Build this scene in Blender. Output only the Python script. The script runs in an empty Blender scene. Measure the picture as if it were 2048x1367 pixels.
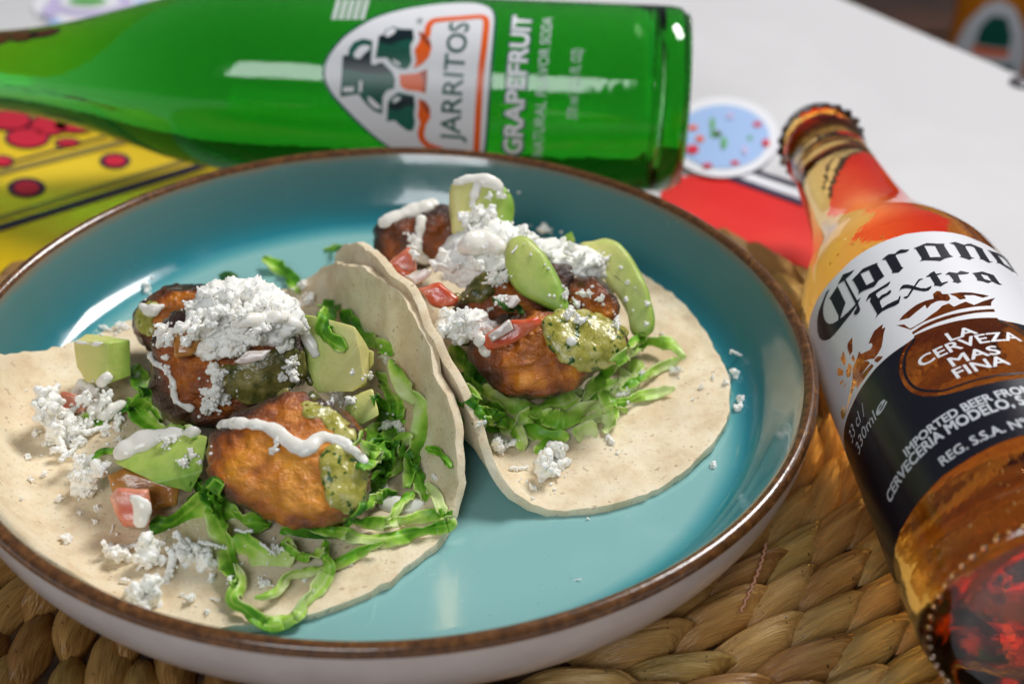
import bpy, bmesh, math, random
import numpy as np
from mathutils import Vector, noise
from mathutils.bvhtree import BVHTree
from mathutils.geometry import tessellate_polygon

SC = bpy.context.scene
COL = SC.collection
rng = np.random.default_rng(11)
random.seed(5)
R = math.radians

# ------------------------------------------------------------------ camera
RIM_R, RIM_Z = 0.115, 0.048
CAM_Y, CAM_H = -2.66069808 * RIM_R, 1.76918441 * RIM_R + RIM_Z
YAW, PIT, ROL, FPX = R(6.27072509), R(34.02672984), R(1.29186151), 2700.0
cf = np.array([math.sin(YAW) * math.cos(PIT), math.cos(YAW) * math.cos(PIT), -math.sin(PIT)])
cr = np.array([math.cos(YAW), -math.sin(YAW), 0.0])
cu = np.cross(cr, cf)
cr, cu = math.cos(ROL) * cr + math.sin(ROL) * cu, -math.sin(ROL) * cr + math.cos(ROL) * cu
CO = np.array([0.0, CAM_Y, CAM_H])
cam_data = bpy.data.cameras.new('camera')
cam_data.sensor_width = 36.0
cam_data.lens = FPX / 2048 * 36.0
cam_data.clip_start, cam_data.clip_end = 0.02, 60.0
cam_data.dof.use_dof = True
cam_data.dof.focus_distance = 0.342
cam_data.dof.aperture_fstop = 9.5
cam = bpy.data.objects.new('camera', cam_data)
COL.objects.link(cam)
from mathutils import Matrix
cam.matrix_world = Matrix([[cr[i], cu[i], -cf[i], CO[i]] for i in range(3)] + [[0, 0, 0, 1]])
SC.camera = cam

# ------------------------------------------------------------------ room light
W = bpy.data.worlds.new('World')
SC.world = W
W.use_nodes = True
W.node_tree.nodes['Background'].inputs[0].default_value = (0.86, 0.92, 1.0, 1)
W.node_tree.nodes['Background'].inputs[1].default_value = 0.11

def area(name, loc, target, sx, sy, power, color):
    l = bpy.data.lights.new(name, 'AREA')
    l.shape, l.size, l.size_y, l.energy, l.color = 'RECTANGLE', sx, sy, power, color
    o = bpy.data.objects.new(name, l)
    o.location = loc
    o.rotation_euler = (Vector(target) - Vector(loc)).to_track_quat('-Z', 'Y').to_euler()
    COL.objects.link(o)
    return o
area('window_light', (1.05, 1.00, 1.70), (0, 0, 0), 0.80, 0.66, 44, (1.0, 0.98, 0.965))
area('window_light', (-0.52, -1.40, 1.28), (0, 0, 0), 0.80, 0.66, 13, (0.92, 0.96, 1.0))
for bx, by_, bz, bp_ in ((.087, 1.546, 1.60, .14), (-.286, 2.88, 1.60, .30)):
    bulb = bpy.data.lights.new('ceiling_bulb', 'POINT')
    bulb.energy, bulb.color, bulb.shadow_soft_size = bp_, (1.0, 0.66, 0.34), 0.010
    bo = bpy.data.objects.new('ceiling_bulb', bulb)
    bo.location = (bx, by_, bz)
    COL.objects.link(bo)

SC.render.engine = 'CYCLES'
SC.view_settings.view_transform = 'Standard'
SC.view_settings.look = 'None'
SC.view_settings.exposure = 0.14
SC.view_settings.gamma = 1.0
cy = SC.cycles
cy.use_denoising = True
cy.max_bounces, cy.transmission_bounces, cy.glossy_bounces, cy.diffuse_bounces = 14, 12, 5, 4
cy.transparent_max_bounces = 8
cy.caustics_refractive = True
cy.caustics_reflective = False
cy.sample_clamp_indirect = 40.0
cy.blur_glossy = 0.35

# ------------------------------------------------------------------ helpers
def ray(px, py):
    return cf + cr * ((px - 1024) / FPX) + cu * ((683.5 - py) / FPX)
def at(px, py, z):
    """the point at height z that stands at this place of the picture"""
    d = ray(px, py)
    return CO + d * ((z - CO[2]) / d[2])
def depth(X):
    return float((np.asarray(X) - CO) @ cf)
def project(X):
    d = np.asarray(X, float) - CO
    z = d @ cf
    return 1024 + FPX * (d @ cr) / z, 683.5 - FPX * (d @ cu) / z

def tag(o, label=None, cat=None, group=None, kind=None):
    if label: o['label'] = label
    if cat: o['category'] = cat
    if group: o['group'] = group
    if kind: o['kind'] = kind
    return o
def thing(name, loc, label, cat, group=None):
    o = bpy.data.objects.new(name, None)
    o.empty_display_size = 0.01
    o.location = [float(c) for c in loc]
    COL.objects.link(o)
    return tag(o, label, cat, group)
def world_loc(o):
    v = Vector(o.location)
    while o.parent is not None:
        o = o.parent
        v += Vector(o.location)
    return v
def obj(name, verts, faces, mat, parent=None, smooth=True, origin=None):
    """one mesh object from world-space vertices"""
    V = np.asarray(verts, float).reshape(-1, 3)
    if origin is None:
        origin = V.mean(0)
        origin[2] = V[:, 2].min()
    origin = np.asarray(origin, float)
    me = bpy.data.meshes.new(name)
    me.from_pydata((V - origin).tolist(), [], [list(map(int, f)) for f in faces])
    if smooth:
        me.polygons.foreach_set('use_smooth', [True] * len(me.polygons))
    me.update()
    me.materials.append(mat)
    o = bpy.data.objects.new(name, me)
    COL.objects.link(o)
    if parent is not None:
        o.parent = parent
        o.location = Vector(origin) - world_loc(parent)
    else:
        o.location = origin
    return o
def from_bm(name, bm, mat, parent=None, smooth=True):
    bm.verts.index_update()
    V = [v.co[:] for v in bm.verts]
    F = [[v.index for v in f.verts] for f in bm.faces]
    bm.free()
    return obj(name, V, F, mat, parent, smooth)
def attr(o, name, vals):
    a = o.data.attributes.new(name, 'FLOAT', 'POINT')
    a.data.foreach_set('value', np.asarray(vals, float))
def fix_normals(o):
    bm = bmesh.new(); bm.from_mesh(o.data)
    bmesh.ops.recalc_face_normals(bm, faces=bm.faces)
    bm.to_mesh(o.data); bm.free()
def nz(p, s, seed=0.0):
    return noise.noise(Vector((p[0] * s + seed, p[1] * s + seed * 1.7, p[2] * s - seed)))
def fbm(p, s, seed=0.0, o=3):
    return sum(nz(p, s * 2 ** k, seed + 9.1 * k) / 2 ** k for k in range(o))
def spline(P, n, closed=False):
    """Catmull-Rom through P, n samples, even in arc length"""
    P = np.asarray(P, float)
    if closed: Q = np.vstack([P[-1], P, P[0], P[1]])
    else: Q = np.vstack([2 * P[0] - P[1], P, 2 * P[-1] - P[-2]])
    out = []
    for i in range(1, len(Q) - 2):
        for t in np.linspace(0, 1, 14, endpoint=False):
            a, b, c, d = Q[i - 1:i + 3]
            out.append(.5 * (2 * b + (c - a) * t + (2 * a - 5 * b + 4 * c - d) * t * t + (3 * b - a - 3 * c + d) * t ** 3))
    out.append(Q[-2] if not closed else Q[1])
    return resample(np.array(out), n, closed)
def resample(P, n, closed=False):
    P = np.asarray(P, float)
    L = np.r_[0, np.cumsum(np.linalg.norm(np.diff(P, axis=0), axis=1))]
    s = np.linspace(0, L[-1], n, endpoint=not closed)
    return np.stack([np.interp(s, L, P[:, k]) for k in range(P.shape[1])], -1)

# ------------------------------------------------------------------ materials
def node(nt, t, **kw):
    n = nt.nodes.new(t)
    for k, v in kw.items(): setattr(n, k, v)
    return n
def ramp(nt, stops, src):
    r = node(nt, 'ShaderNodeValToRGB')
    e = r.color_ramp.elements
    while len(e) < len(stops): e.new(0.5)
    for el, (p, c) in zip(e, stops):
        el.position, el.color = p, (*c, 1)
    nt.links.new(src, r.inputs[0])
    return r.outputs[0]
def mix(nt, fac, a, b, blend='MIX'):
    m = node(nt, 'ShaderNodeMix', data_type='RGBA', blend_type=blend)
    for sock, v in ((m.inputs[0], fac), (m.inputs[6], a), (m.inputs[7], b)):
        if isinstance(v, (int, float)): sock.default_value = v
        elif isinstance(v, tuple): sock.default_value = (*v, 1)
        else: nt.links.new(v, sock)
    return m.outputs[2]
def noise_tex(nt, scale, detail=4, rough=.55, vec=None, dist=0.0):
    n = node(nt, 'ShaderNodeTexNoise')
    n.inputs['Scale'].default_value, n.inputs['Detail'].default_value = scale, detail
    n.inputs['Roughness'].default_value, n.inputs['Distortion'].default_value = rough, dist
    if vec is not None: nt.links.new(vec, n.inputs['Vector'])
    return n.outputs[0]
def material(name, color=(.8, .8, .8), rough=.5, **k):
    m = bpy.data.materials.new(name)
    m.use_nodes = True
    nt = m.node_tree
    b = nt.nodes['Principled BSDF']
    tc = node(nt, 'ShaderNodeTexCoord')
    vec = tc.outputs['Object']
    if k.get('world'):
        vec = node(nt, 'ShaderNodeNewGeometry').outputs['Position']
    if isinstance(color, tuple):
        c = None
        b.inputs['Base Color'].default_value = (*color, 1)
        csock = None
    else:
        csock = color(nt, vec)
        nt.links.new(csock, b.inputs['Base Color'])
    b.inputs['Roughness'].default_value = rough
    if 'roughmap' in k:
        nt.links.new(k['roughmap'](nt, vec), b.inputs['Roughness'])
    b.inputs['Specular IOR Level'].default_value = k.get('spec', .5)
    b.inputs['Coat Weight'].default_value = k.get('coat', 0)
    b.inputs['Coat Roughness'].default_value = k.get('coat_rough', .08)
    b.inputs['Metallic'].default_value = k.get('metal', 0)
    b.inputs['Transmission Weight'].default_value = k.get('trans', 0)
    b.inputs['IOR'].default_value = k.get('ior', 1.45)
    if 'sss' in k:
        w, rad, sc = k['sss']
        b.inputs['Subsurface Weight'].default_value = w
        b.inputs['Subsurface Radius'].default_value = rad
        b.inputs['Subsurface Scale'].default_value = sc
    prev = None
    for (scale, strength, distn, *rest) in k.get('bump', []):
        bp = node(nt, 'ShaderNodeBump')
        bp.inputs['Strength'].default_value, bp.inputs['Distance'].default_value = strength, distn
        v = vec
        if rest and rest[0]:
            mp = node(nt, 'ShaderNodeMapping'); mp.inputs['Scale'].default_value = rest[0]
            nt.links.new(vec, mp.inputs[0]); v = mp.outputs[0]
        nt.links.new(noise_tex(nt, scale, 4, .6, v), bp.inputs['Height'])
        if prev: nt.links.new(prev, bp.inputs['Normal'])
        prev = bp.outputs[0]
    if prev:
        nt.links.new(prev, b.inputs['Normal'])
        if k.get('coat'): nt.links.new(prev, b.inputs['Coat Normal'])
    if 'translucent' in k:
        tb = node(nt, 'ShaderNodeBsdfTranslucent'); ms = node(nt, 'ShaderNodeMixShader')
        ms.inputs[0].default_value = k['translucent']
        nt.links.new(csock, tb.inputs['Color'])
        nt.links.new(b.outputs[0], ms.inputs[1]); nt.links.new(tb.outputs[0], ms.inputs[2])
        nt.links.new(ms.outputs[0], nt.nodes['Material Output'].inputs['Surface'])
    if 'absorb' in k:
        va = node(nt, 'ShaderNodeVolumeAbsorption')
        va.inputs[0].default_value, va.inputs[1].default_value = (*k['absorb'][0], 1), k['absorb'][1]
        nt.links.new(va.outputs[0], nt.nodes['Material Output'].inputs['Volume'])
    return m
def fac_attr(nt, name):
    a = node(nt, 'ShaderNodeAttribute', attribute_name=name)
    return a.outputs['Fac']
def math_n(nt, op, a, b=None):
    n = node(nt, 'ShaderNodeMath', operation=op)
    for i, v in enumerate((a, b)):
        if v is None: continue
        if isinstance(v, (int, float)): n.inputs[i].default_value = v
        else: nt.links.new(v, n.inputs[i])
    return n.outputs[0]

def c_noise(stops, scale, detail=4, rough=.55, dist=0.0):
    return lambda nt, v: ramp(nt, stops, noise_tex(nt, scale, detail, rough, v, dist))

def c_tortilla(nt, v):
    base = ramp(nt, [(.3, (.68, .52, .33)), (.5, (.82, .69, .48)), (.72, (.88, .78, .60))], noise_tex(nt, 130, 6, .65, v))
    big = noise_tex(nt, 34, 3, .5, v)
    base = mix(nt, ramp(nt, [(.52, (0, 0, 0)), (.72, (.7, .7, .7))], big), base, (.58, .40, .22))
    base = mix(nt, ramp(nt, [(.58, (0, 0, 0)), (.68, (.4, .4, .4))], noise_tex(nt, 760, 3, .6, v)), base, (.52, .37, .22))
    sp = noise_tex(nt, 520, 2, .5, v)
    base = mix(nt, ramp(nt, [(.66, (0, 0, 0)), (.72, (.6, .6, .6))], sp), base, (.38, .23, .12))
    vo = node(nt, 'ShaderNodeTexVoronoi'); vo.inputs['Scale'].default_value = 190
    nt.links.new(v, vo.inputs['Vector'])
    dot = ramp(nt, [(.025, (.9, .9, .9)), (.055, (0, 0, 0))], vo.outputs['Distance'])
    keep = ramp(nt, [(.5, (0, 0, 0)), (.56, (1, 1, 1))], noise_tex(nt, 60, 2, .5, v))
    base = mix(nt, mix(nt, 1.0, dot, keep, 'MULTIPLY'), base, (.10, .05, .03))
    return base
def c_plantain(nt, v):
    char = fac_attr(nt, 'char')
    n = noise_tex(nt, 260, 6, .65, v)
    f = math_n(nt, 'ADD', char, math_n(nt, 'MULTIPLY', math_n(nt, 'SUBTRACT', n, .5), .55))
    return ramp(nt, [(0, (.76, .30, .012)), (.25, (.58, .17, .004)), (.45, (.30, .065, .003)), (.64, (.14, .034, .005)), (.9, (.04, .012, .005))], f)
def c_avocado(nt, v):
    g = fac_attr(nt, 'rind')
    n = noise_tex(nt, 240, 4, .6, v)
    f = math_n(nt, 'ADD', g, math_n(nt, 'MULTIPLY', math_n(nt, 'SUBTRACT', n, .5), .40))
    return ramp(nt, [(0, (.74, .66, .26)), (.4, (.66, .66, .22)), (.65, (.45, .58, .12)), (.85, (.25, .44, .055)), (1, (.13, .28, .03))], f)
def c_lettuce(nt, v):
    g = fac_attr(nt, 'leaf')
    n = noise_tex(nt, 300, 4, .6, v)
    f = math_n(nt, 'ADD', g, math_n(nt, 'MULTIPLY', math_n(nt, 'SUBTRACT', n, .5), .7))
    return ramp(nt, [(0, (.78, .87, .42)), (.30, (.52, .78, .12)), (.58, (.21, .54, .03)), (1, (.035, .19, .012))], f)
def c_salsa(nt, v):
    a = ramp(nt, [(.32, (.26, .25, .03)), (.5, (.42, .38, .07)), (.66, (.58, .54, .20))], noise_tex(nt, 280, 5, .6, v))
    s = noise_tex(nt, 420, 2, .5, v)
    a = mix(nt, ramp(nt, [(.60, (0, 0, 0)), (.66, (1, 1, 1))], s), a, (.035, .10, .015))
    return mix(nt, ramp(nt, [(.27, (1, 1, 1)), (.33, (0, 0, 0))], s), a, (.62, .58, .30))
def c_leafmat(nt, v):
    oi = node(nt, 'ShaderNodeObjectInfo').outputs['Random']
    mp = node(nt, 'ShaderNodeMapping'); mp.inputs['Scale'].default_value = (60, 1400, 300)
    nt.links.new(v, mp.inputs[0])
    st = noise_tex(nt, 1.0, 5, .65, mp.outputs[0])
    base = ramp(nt, [(.25, (.09, .036, .012)), (.5, (.38, .20, .06)), (.75, (.70, .46, .17))], st)
    tint = ramp(nt, [(0, (.20, .08, .025)), (.35, (.44, .23, .065)), (.6, (.58, .37, .13)), (.82, (.34, .26, .065)), (1, (.74, .53, .24))], oi)
    base = mix(nt, .5, base, tint)
    sp = noise_tex(nt, 900, 2, .5, v)
    return mix(nt, ramp(nt, [(.69, (0, 0, 0)), (.74, (.8, .8, .8))], sp), base, (.05, .025, .012))
def c_glaze(nt, v):
    rad = node(nt, 'ShaderNodeVectorMath', operation='LENGTH')
    mp = node(nt, 'ShaderNodeMapping'); mp.inputs['Scale'].default_value = (1, 1, 0)
    nt.links.new(v, mp.inputs[0]); nt.links.new(mp.outputs[0], rad.inputs[0])
    r = math_n(nt, 'MULTIPLY', rad.outputs['Value'], 8.0)
    n = noise_tex(nt, 70, 4, .6, v)
    r = math_n(nt, 'ADD', r, math_n(nt, 'MULTIPLY', math_n(nt, 'SUBTRACT', n, .5), .012))
    c = ramp(nt, [(.0, (.245, .475, .465)), (.735, (.24, .475, .465)), (.765, (.08, .33, .36)), (.79, (.016, .205, .26)), (.82, (.03, .18, .205)), (.855, (.07, .195, .20)), (.880, (.10, .21, .20)), (.892, (.24, .17, .10))], r)
    sp = noise_tex(nt, 700, 2, .5, v)
    return mix(nt, ramp(nt, [(.70, (0, 0, 0)), (.76, (.35, .35, .35))], sp), c, (.08, .2, .25))
def c_rim(nt, v):
    n = noise_tex(nt, 420, 5, .7, v)
    return ramp(nt, [(.3, (.045, .018, .008)), (.55, (.13, .052, .016)), (.75, (.30, .13, .035))], n)

MT = {}
MT['table'] = material('table_laminate', c_noise([(.4, (.63, .62, .63)), (.6, (.68, .67, .68))], 9, 3), .38, bump=[(240, .05, .0004)])
MT['bench'] = material('dark_wood', c_noise([(.35, (.012, .005, .003)), (.65, (.05, .018, .008))], 6, 6), .45)
MT['floor'] = material('dark_floor', c_noise([(.35, (.006, .003, .003)), (.65, (.018, .009, .007))], 4, 5), .6)
MT['glaze'] = material('teal_glaze', c_glaze, .14, roughmap=lambda nt, v: ramp(nt, [(.35, (.10, .10, .10)), (.7, (.30, .30, .30))], noise_tex(nt, 55, 5, .65, v)), coat=.6, coat_rough=.05, bump=[(35, .10, .0006), (900, .03, .0002)])
MT['rim'] = material('brown_rim_glaze', c_rim, .22, coat=.5, coat_rough=.08, bump=[(500, .25, .0003)])
MT['outer'] = material('cream_glaze', c_noise([(.35, (.52, .47, .46)), (.65, (.62, .575, .56))], 45, 5), .24, coat=.3, coat_rough=.1, bump=[(14, .12, .0012, (1, 1, 9))])
MT['mat'] = material('water_hyacinth', c_leafmat, .30, bump=[(1.0, 1.0, .0010, (70, 1500, 300)), (1.0, .5, .0004, (160, 4200, 600))], spec=.5)
MT['matbase'] = material('dark_straw', c_noise([(.4, (.02, .010, .005)), (.7, (.09, .045, .018))], 160, 4), .7)
MT['tortilla'] = material('corn_tortilla', c_tortilla, .62, bump=[(1100, .3, .0004), (170, .35, .0009)], spec=.25, sss=(.15, (1, .5, .25), .003))
MT['plantain'] = material('fried_plantain', c_plantain, .40, spec=.28, coat=.75, coat_rough=.11, bump=[(330, .7, .0018, (1, 1, 2.0)), (1100, .7, .0006)], sss=(.12, (1, .4, .1), .002))
MT['avocado'] = material('avocado_flesh', c_avocado, .42, bump=[(500, .4, .0006)], sss=(.2, (1, .8, .3), .002), spec=.5)
MT['lettuce'] = material('lettuce', c_lettuce, .38, bump=[(420, .2, .0004)], translucent=.25, spec=.4)
MT['herb'] = material('cilantro', c_noise([(.3, (.02, .09, .012)), (.7, (.07, .22, .03))], 400, 3), .4)
MT['tomato'] = material('tomato', c_noise([(.3, (.62, .06, .022)), (.5, (.66, .13, .05)), (.72, (.72, .33, .22))], 190, 4), .2, coat=.4, sss=(.3, (1, .25, .1), .003), bump=[(420, .3, .0006)])
MT['tomato_cream'] = material('pale_tomato', c_noise([(.3, (.64, .12, .06)), (.5, (.72, .28, .18)), (.72, (.80, .52, .40))], 170, 4), .24, coat=.3, sss=(.3, (1, .35, .2), .003), bump=[(420, .3, .0006)])
MT['tomato_amber'] = material('amber_tomato', c_noise([(.3, (.36, .13, .025)), (.6, (.50, .24, .05)), (.8, (.42, .28, .07))], 190, 4), .2, coat=.4, sss=(.3, (1, .4, .1), .003), bump=[(420, .3, .0006)])
MT['onion'] = material('onion', c_noise([(.35, (.62, .50, .46)), (.65, (.76, .70, .62))], 160, 3), .2, sss=(.5, (1, .8, .7), .003), coat=.3)
MT['salsa'] = material('salsa_verde', c_salsa, .16, coat=.5, coat_rough=.06, bump=[(360, .6, .0010)], sss=(.25, (.8, 1, .2), .002))
MT['salsa_dark'] = material('herb_salsa', c_noise([(.3, (.02, .035, .008)), (.45, (.10, .10, .02)), (.58, (.24, .20, .05)), (.7, (.36, .32, .12))], 260, 5), .16, coat=.5, coat_rough=.06, bump=[(360, .6, .0010)])
MT['crema'] = material('crema', (.90, .86, .78), .2, sss=(.4, (1, .8, .55), .002), bump=[(160, .12, .0006)])
MT['cheese'] = material('fresh_cheese', c_noise([(.3, (.90, .875, .78)), (.6, (.94, .93, .885))], 2.5, 3), .5, sss=(.35, (1, .92, .78), .0015), spec=.35)
MT['mound'] = material('packed_cheese', c_noise([(.3, (.90, .875, .78)), (.6, (.94, .93, .885))], 400, 3), .5, sss=(.35, (1, .92, .78), .0015), spec=.35, bump=[(650, .25, .0006)])
MT['speck'] = material('speck', (.02, .03, .01), .5)
# glass, drink and print
MT['green_glass'] = material('green_soda_glass', (1, 1, 1), .0, trans=1, ior=1.50, absorb=((.06, .77, .02), 74), spec=.5, bump=[(38, .10, .0020), (140, .05, .0006)])
MT['amber_glass'] = material('beer_glass', (1, 1, 1), .0, trans=1, ior=1.50, absorb=((.985, .72, .02), 42), spec=.5, bump=[(45, .12, .0020), (160, .06, .0006)])
MT['drink'] = material('drink_surface', (1, 1, 1), .0, trans=1, ior=0.893, bump=[(50, .25, .0025)])
MT['orange_glass'] = material('orange_soda_glass', (.85, .30, .02), .12, trans=.35, ior=1.4)
MT['bubble'] = material('gas_bubble', (1, 1, 1), .0, trans=1, ior=0.74)
MT['white_print'] = material('white_print', (.80, .80, .83), .35, bump=[(900, .06, .0002)])
MT['black_print'] = material('black_print', (.010, .010, .018), .30, bump=[(900, .06, .0002)])
MT['navy_print'] = material('navy_print', (.008, .008, .016), .26)
MT['pale_print'] = material('pale_print', (.62, .64, .68), .4)
MT['green_print'] = material('dark_green_print', c_noise([(.4, (.006, .085, .055)), (.6, (.008, .12, .08))], 60), .35)
MT['darkest_print'] = material('deep_green_print', (.004, .016, .022), .35)
MT['orange_print'] = material('orange_print', (.86, .12, .008), .35)
MT['rust_print'] = material('rust_print', (.40, .06, .015), .35)
MT['gold_print'] = material('gold_print', (.52, .24, .02), .35)
MT['cap'] = material('crown_cap_metal', (.10, .09, .10), .28, metal=.0, coat=.4, bump=[(300, .1, .0003)])
MT['capin'] = material('crown_cap_skirt', (.10, .05, .04), .4, metal=.5)
MT['yellow'] = material('yellow_paper', c_noise([(.4, (.80, .52, .010)), (.6, (.86, .60, .03))], 14), .33)
MT['red'] = material('red_paper', c_noise([(.4, (.74, .012, .010)), (.6, (.80, .03, .02))], 14), .33)
MT['pinkred'] = material('crimson_ink', (.66, .02, .05), .35)
MT['ink'] = material('navy_ink', (.03, .02, .06), .35)
MT['grey_ink'] = material('olive_ink', (.30, .22, .05), .4)
MT['paper'] = material('white_paper', (.78, .78, .82), .45)
MT['blue'] = material('pale_blue_ink', (.36, .52, .82), .4)
MT['lav'] = material('lavender_ink', (.55, .48, .72), .4)
MT['grn'] = material('leaf_green_ink', (.12, .40, .10), .4)
MT['string'] = material('copper_string', (.42, .20, .12), .5)

# ------------------------------------------------------------------ generic shapes
def lathe(prof, n=96, origin=(0, 0, 0), ax=(0, 0, 1), ex=None):
    """prof: (along, radius); closed at radius 0"""
    az = np.asarray(ax, float); az /= np.linalg.norm(az)
    if ex is None: ex = np.array([1.0, 0, 0]) if abs(az[0]) < .9 else np.array([0, 0, 1.0])
    ex = np.asarray(ex, float); ex = ex - (ex @ az) * az; ex /= np.linalg.norm(ex)
    ey = np.cross(az, ex)
    V, F, rows = [], [], []
    for t, r in prof:
        if r <= 1e-7:
            rows.append([len(V)]); V.append(np.asarray(origin) + az * t)
        else:
            row = []
            for k in range(n):
                a = 2 * math.pi * k / n
                row.append(len(V)); V.append(np.asarray(origin) + az * t + (ex * math.cos(a) + ey * math.sin(a)) * r)
            rows.append(row)
    for a, b in zip(rows[:-1], rows[1:]):
        for k in range(n):
            k2 = (k + 1) % n
            if len(a) == 1 and len(b) == 1: continue
            if len(a) == 1: F.append([a[0], b[k2], b[k]])
            elif len(b) == 1: F.append([a[k], a[k2], b[0]])
            else: F.append([a[k], a[k2], b[k2], b[k]])
    return V, F
def smooth_prof(P, n):
    return spline(np.asarray(P, float), n)
def icosphere(sub=1):
    bm = bmesh.new(); bmesh.ops.create_icosphere(bm, subdivisions=sub, radius=1)
    V = np.array([v.co[:] for v in bm.verts]); F = [[v.index for v in f.verts] for f in bm.faces]
    bm.free()
    return V, F
ICO1, ICO2 = icosphere(1), icosphere(2)
def remeshed(balls, voxel, smooth_iter=4, factor=.5, ico=ICO2):
    """one skin round many balls (centre, 3x3 scale or radius)"""
    V, F, n = [], [], 0
    for c, s in balls:
        M = np.eye(3) * s if np.isscalar(s) else s
        V.append(ico[0] @ np.asarray(M).T + np.asarray(c)); F += [[i + n for i in f] for f in ico[1]]
        n += len(ico[0])
    me = bpy.data.meshes.new('tmp'); me.from_pydata(np.vstack(V).tolist(), [], F)
    o = bpy.data.objects.new('tmp', me); COL.objects.link(o)
    m = o.modifiers.new('r', 'REMESH'); m.mode = 'VOXEL'; m.voxel_size = voxel
    if smooth_iter:
        s = o.modifiers.new('s', 'SMOOTH'); s.iterations, s.factor = smooth_iter, factor
    dg = bpy.context.evaluated_depsgraph_get(); dg.update()
    em = o.evaluated_get(dg).to_mesh()
    V = np.empty(len(em.vertices) * 3); em.vertices.foreach_get('co', V)
    F = [list(p.vertices) for p in em.polygons]
    o.evaluated_get(dg).to_mesh_clear()
    bpy.data.objects.remove(o); bpy.data.meshes.remove(me)
    return V.reshape(-1, 3), F

# ------------------------------------------------------------------ casting onto what is already built
RV, RF, RN = [], [], 0
BVH = None
def solid(o):
    """register a built object as something others can rest on"""
    global RN, BVH
    wl = np.array(world_loc(o))
    V = np.empty(len(o.data.vertices) * 3); o.data.vertices.foreach_get('co', V)
    RV.append(V.reshape(-1, 3) + wl)
    RF.extend([[i + RN for i in p.vertices] for p in o.data.polygons])
    RN += len(o.data.vertices)
    BVH = None
    return o
BALLS = []
def cast(px, py):
    global BVH
    if BVH is None:
        BVH = BVHTree.FromPolygons(np.vstack(RV).tolist(), RF)
    d = ray(px, py); L = np.linalg.norm(d); d = d / L
    loc, nor, idx, dist = BVH.ray_cast(Vector(CO), Vector(d), 3.0)
    if loc is None: return None
    nor = np.array(nor)
    if nor @ d > 0: nor = -nor
    best, P, N = dist, np.array(loc), nor
    if BALLS:
        B = np.array(BALLS); w = CO - B[:, :3]; b = w @ d; c = (w * w).sum(1) - B[:, 3] ** 2
        D = b * b - c; ok = D > 0
        if ok.any():
            t = np.where(ok, -b - np.sqrt(np.where(ok, D, 0)), 9)
            k = t.argmin()
            if t[k] < best and t[k] > 0:
                P = CO + d * t[k]; N = (P - B[k, :3]) / B[k, 3]
    return P, N

# ================================================================== THE SURFACE
e0, e1 = at(1700, 0, 0), at(2048, 150, 0)
ed = (e1 - e0) / np.linalg.norm(e1 - e0)
en = np.array([-ed[1], ed[0], 0])      # points away from the table
if en @ np.array([1, 1, 0]) < 0: en = -en
tbl = thing('table', (0, 0, -0.75), 'white laminate table with a straight far edge under plate and bottles', 'table')
c0 = e0 - ed * .9; c1 = e0 + ed * 1.3
poly = [c0, c1, c1 - en * 1.5, c0 - en * 1.5]
bm = bmesh.new()
vs = [bm.verts.new((p[0], p[1], 0)) for p in poly]
f = bm.faces.new(vs)
if f.normal.z < 0: f.normal_flip()
bm.normal_update()
ex = bmesh.ops.extrude_face_region(bm, geom=[f])
for v in ex['geom']:
    if isinstance(v, bmesh.types.BMVert): v.co.z -= 0.028
bmesh.ops.recalc_face_normals(bm, faces=bm.faces)
bmesh.ops.bevel(bm, geom=[e for e in bm.edges], offset=.003, segments=3, affect='EDGES')
top = from_bm('table_top', bm, MT['table'], tbl, smooth=False)
solid(top)
for k, p in enumerate(poly):
    q = (np.mean(poly, 0) - p); q = p + q / np.linalg.norm(q) * .14
    V, F = lathe([(-.75, 0), (-.75, .022), (-.0285, .03), (-.0285, 0)], 20, (q[0], q[1], 0))
    obj('leg', V, F, MT['bench'], tbl)
fl = obj('floor', [(-5, -5, -.75), (6, -5, -.75), (6, 7, -.75), (-5, 7, -.75)], [[0, 1, 2, 3]], MT['floor'])
tag(fl, kind='structure')

# printed cards lying on the table: a thin sheet each, ink as thin sheets on it
def sheet(name, pts, z, mat, parent=None, th=.0003):
    P = [at(x, y, z) for x, y in pts]
    return flat(name, P, z, mat, parent, th)
def flat(name, P, z, mat, parent=None, th=.0003):
    n = len(P)
    V = [(p[0], p[1], z) for p in P] + [(p[0], p[1], z - th) for p in P]
    a = sum(P[i][0] * P[(i + 1) % n][1] - P[(i + 1) % n][0] * P[i][1] for i in range(n))
    if a < 0:
        V = V[:n][::-1] + V[n:][::-1]
    F = [list(range(n)), list(range(2 * n - 1, n - 1, -1))] + [[i, i + n, (i + 1) % n + n, (i + 1) % n] for i in range(n)]
    return obj(name, V, F, mat, parent, smooth=False)
def ell(cx, cy, rx, ry, n=32):
    return [(cx + rx * math.cos(2 * math.pi * k / n), cy + ry * math.sin(2 * math.pi * k / n)) for k in range(n)]
def stripe(pts, w):
    P = np.asarray(pts, float); T = np.gradient(P, axis=0); T /= np.linalg.norm(T, axis=1, keepdims=True)
    N = np.stack([-T[:, 1], T[:, 0]], -1) * w / 2
    return [tuple(p) for p in P + N] + [tuple(p) for p in (P - N)[::-1]]

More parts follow.
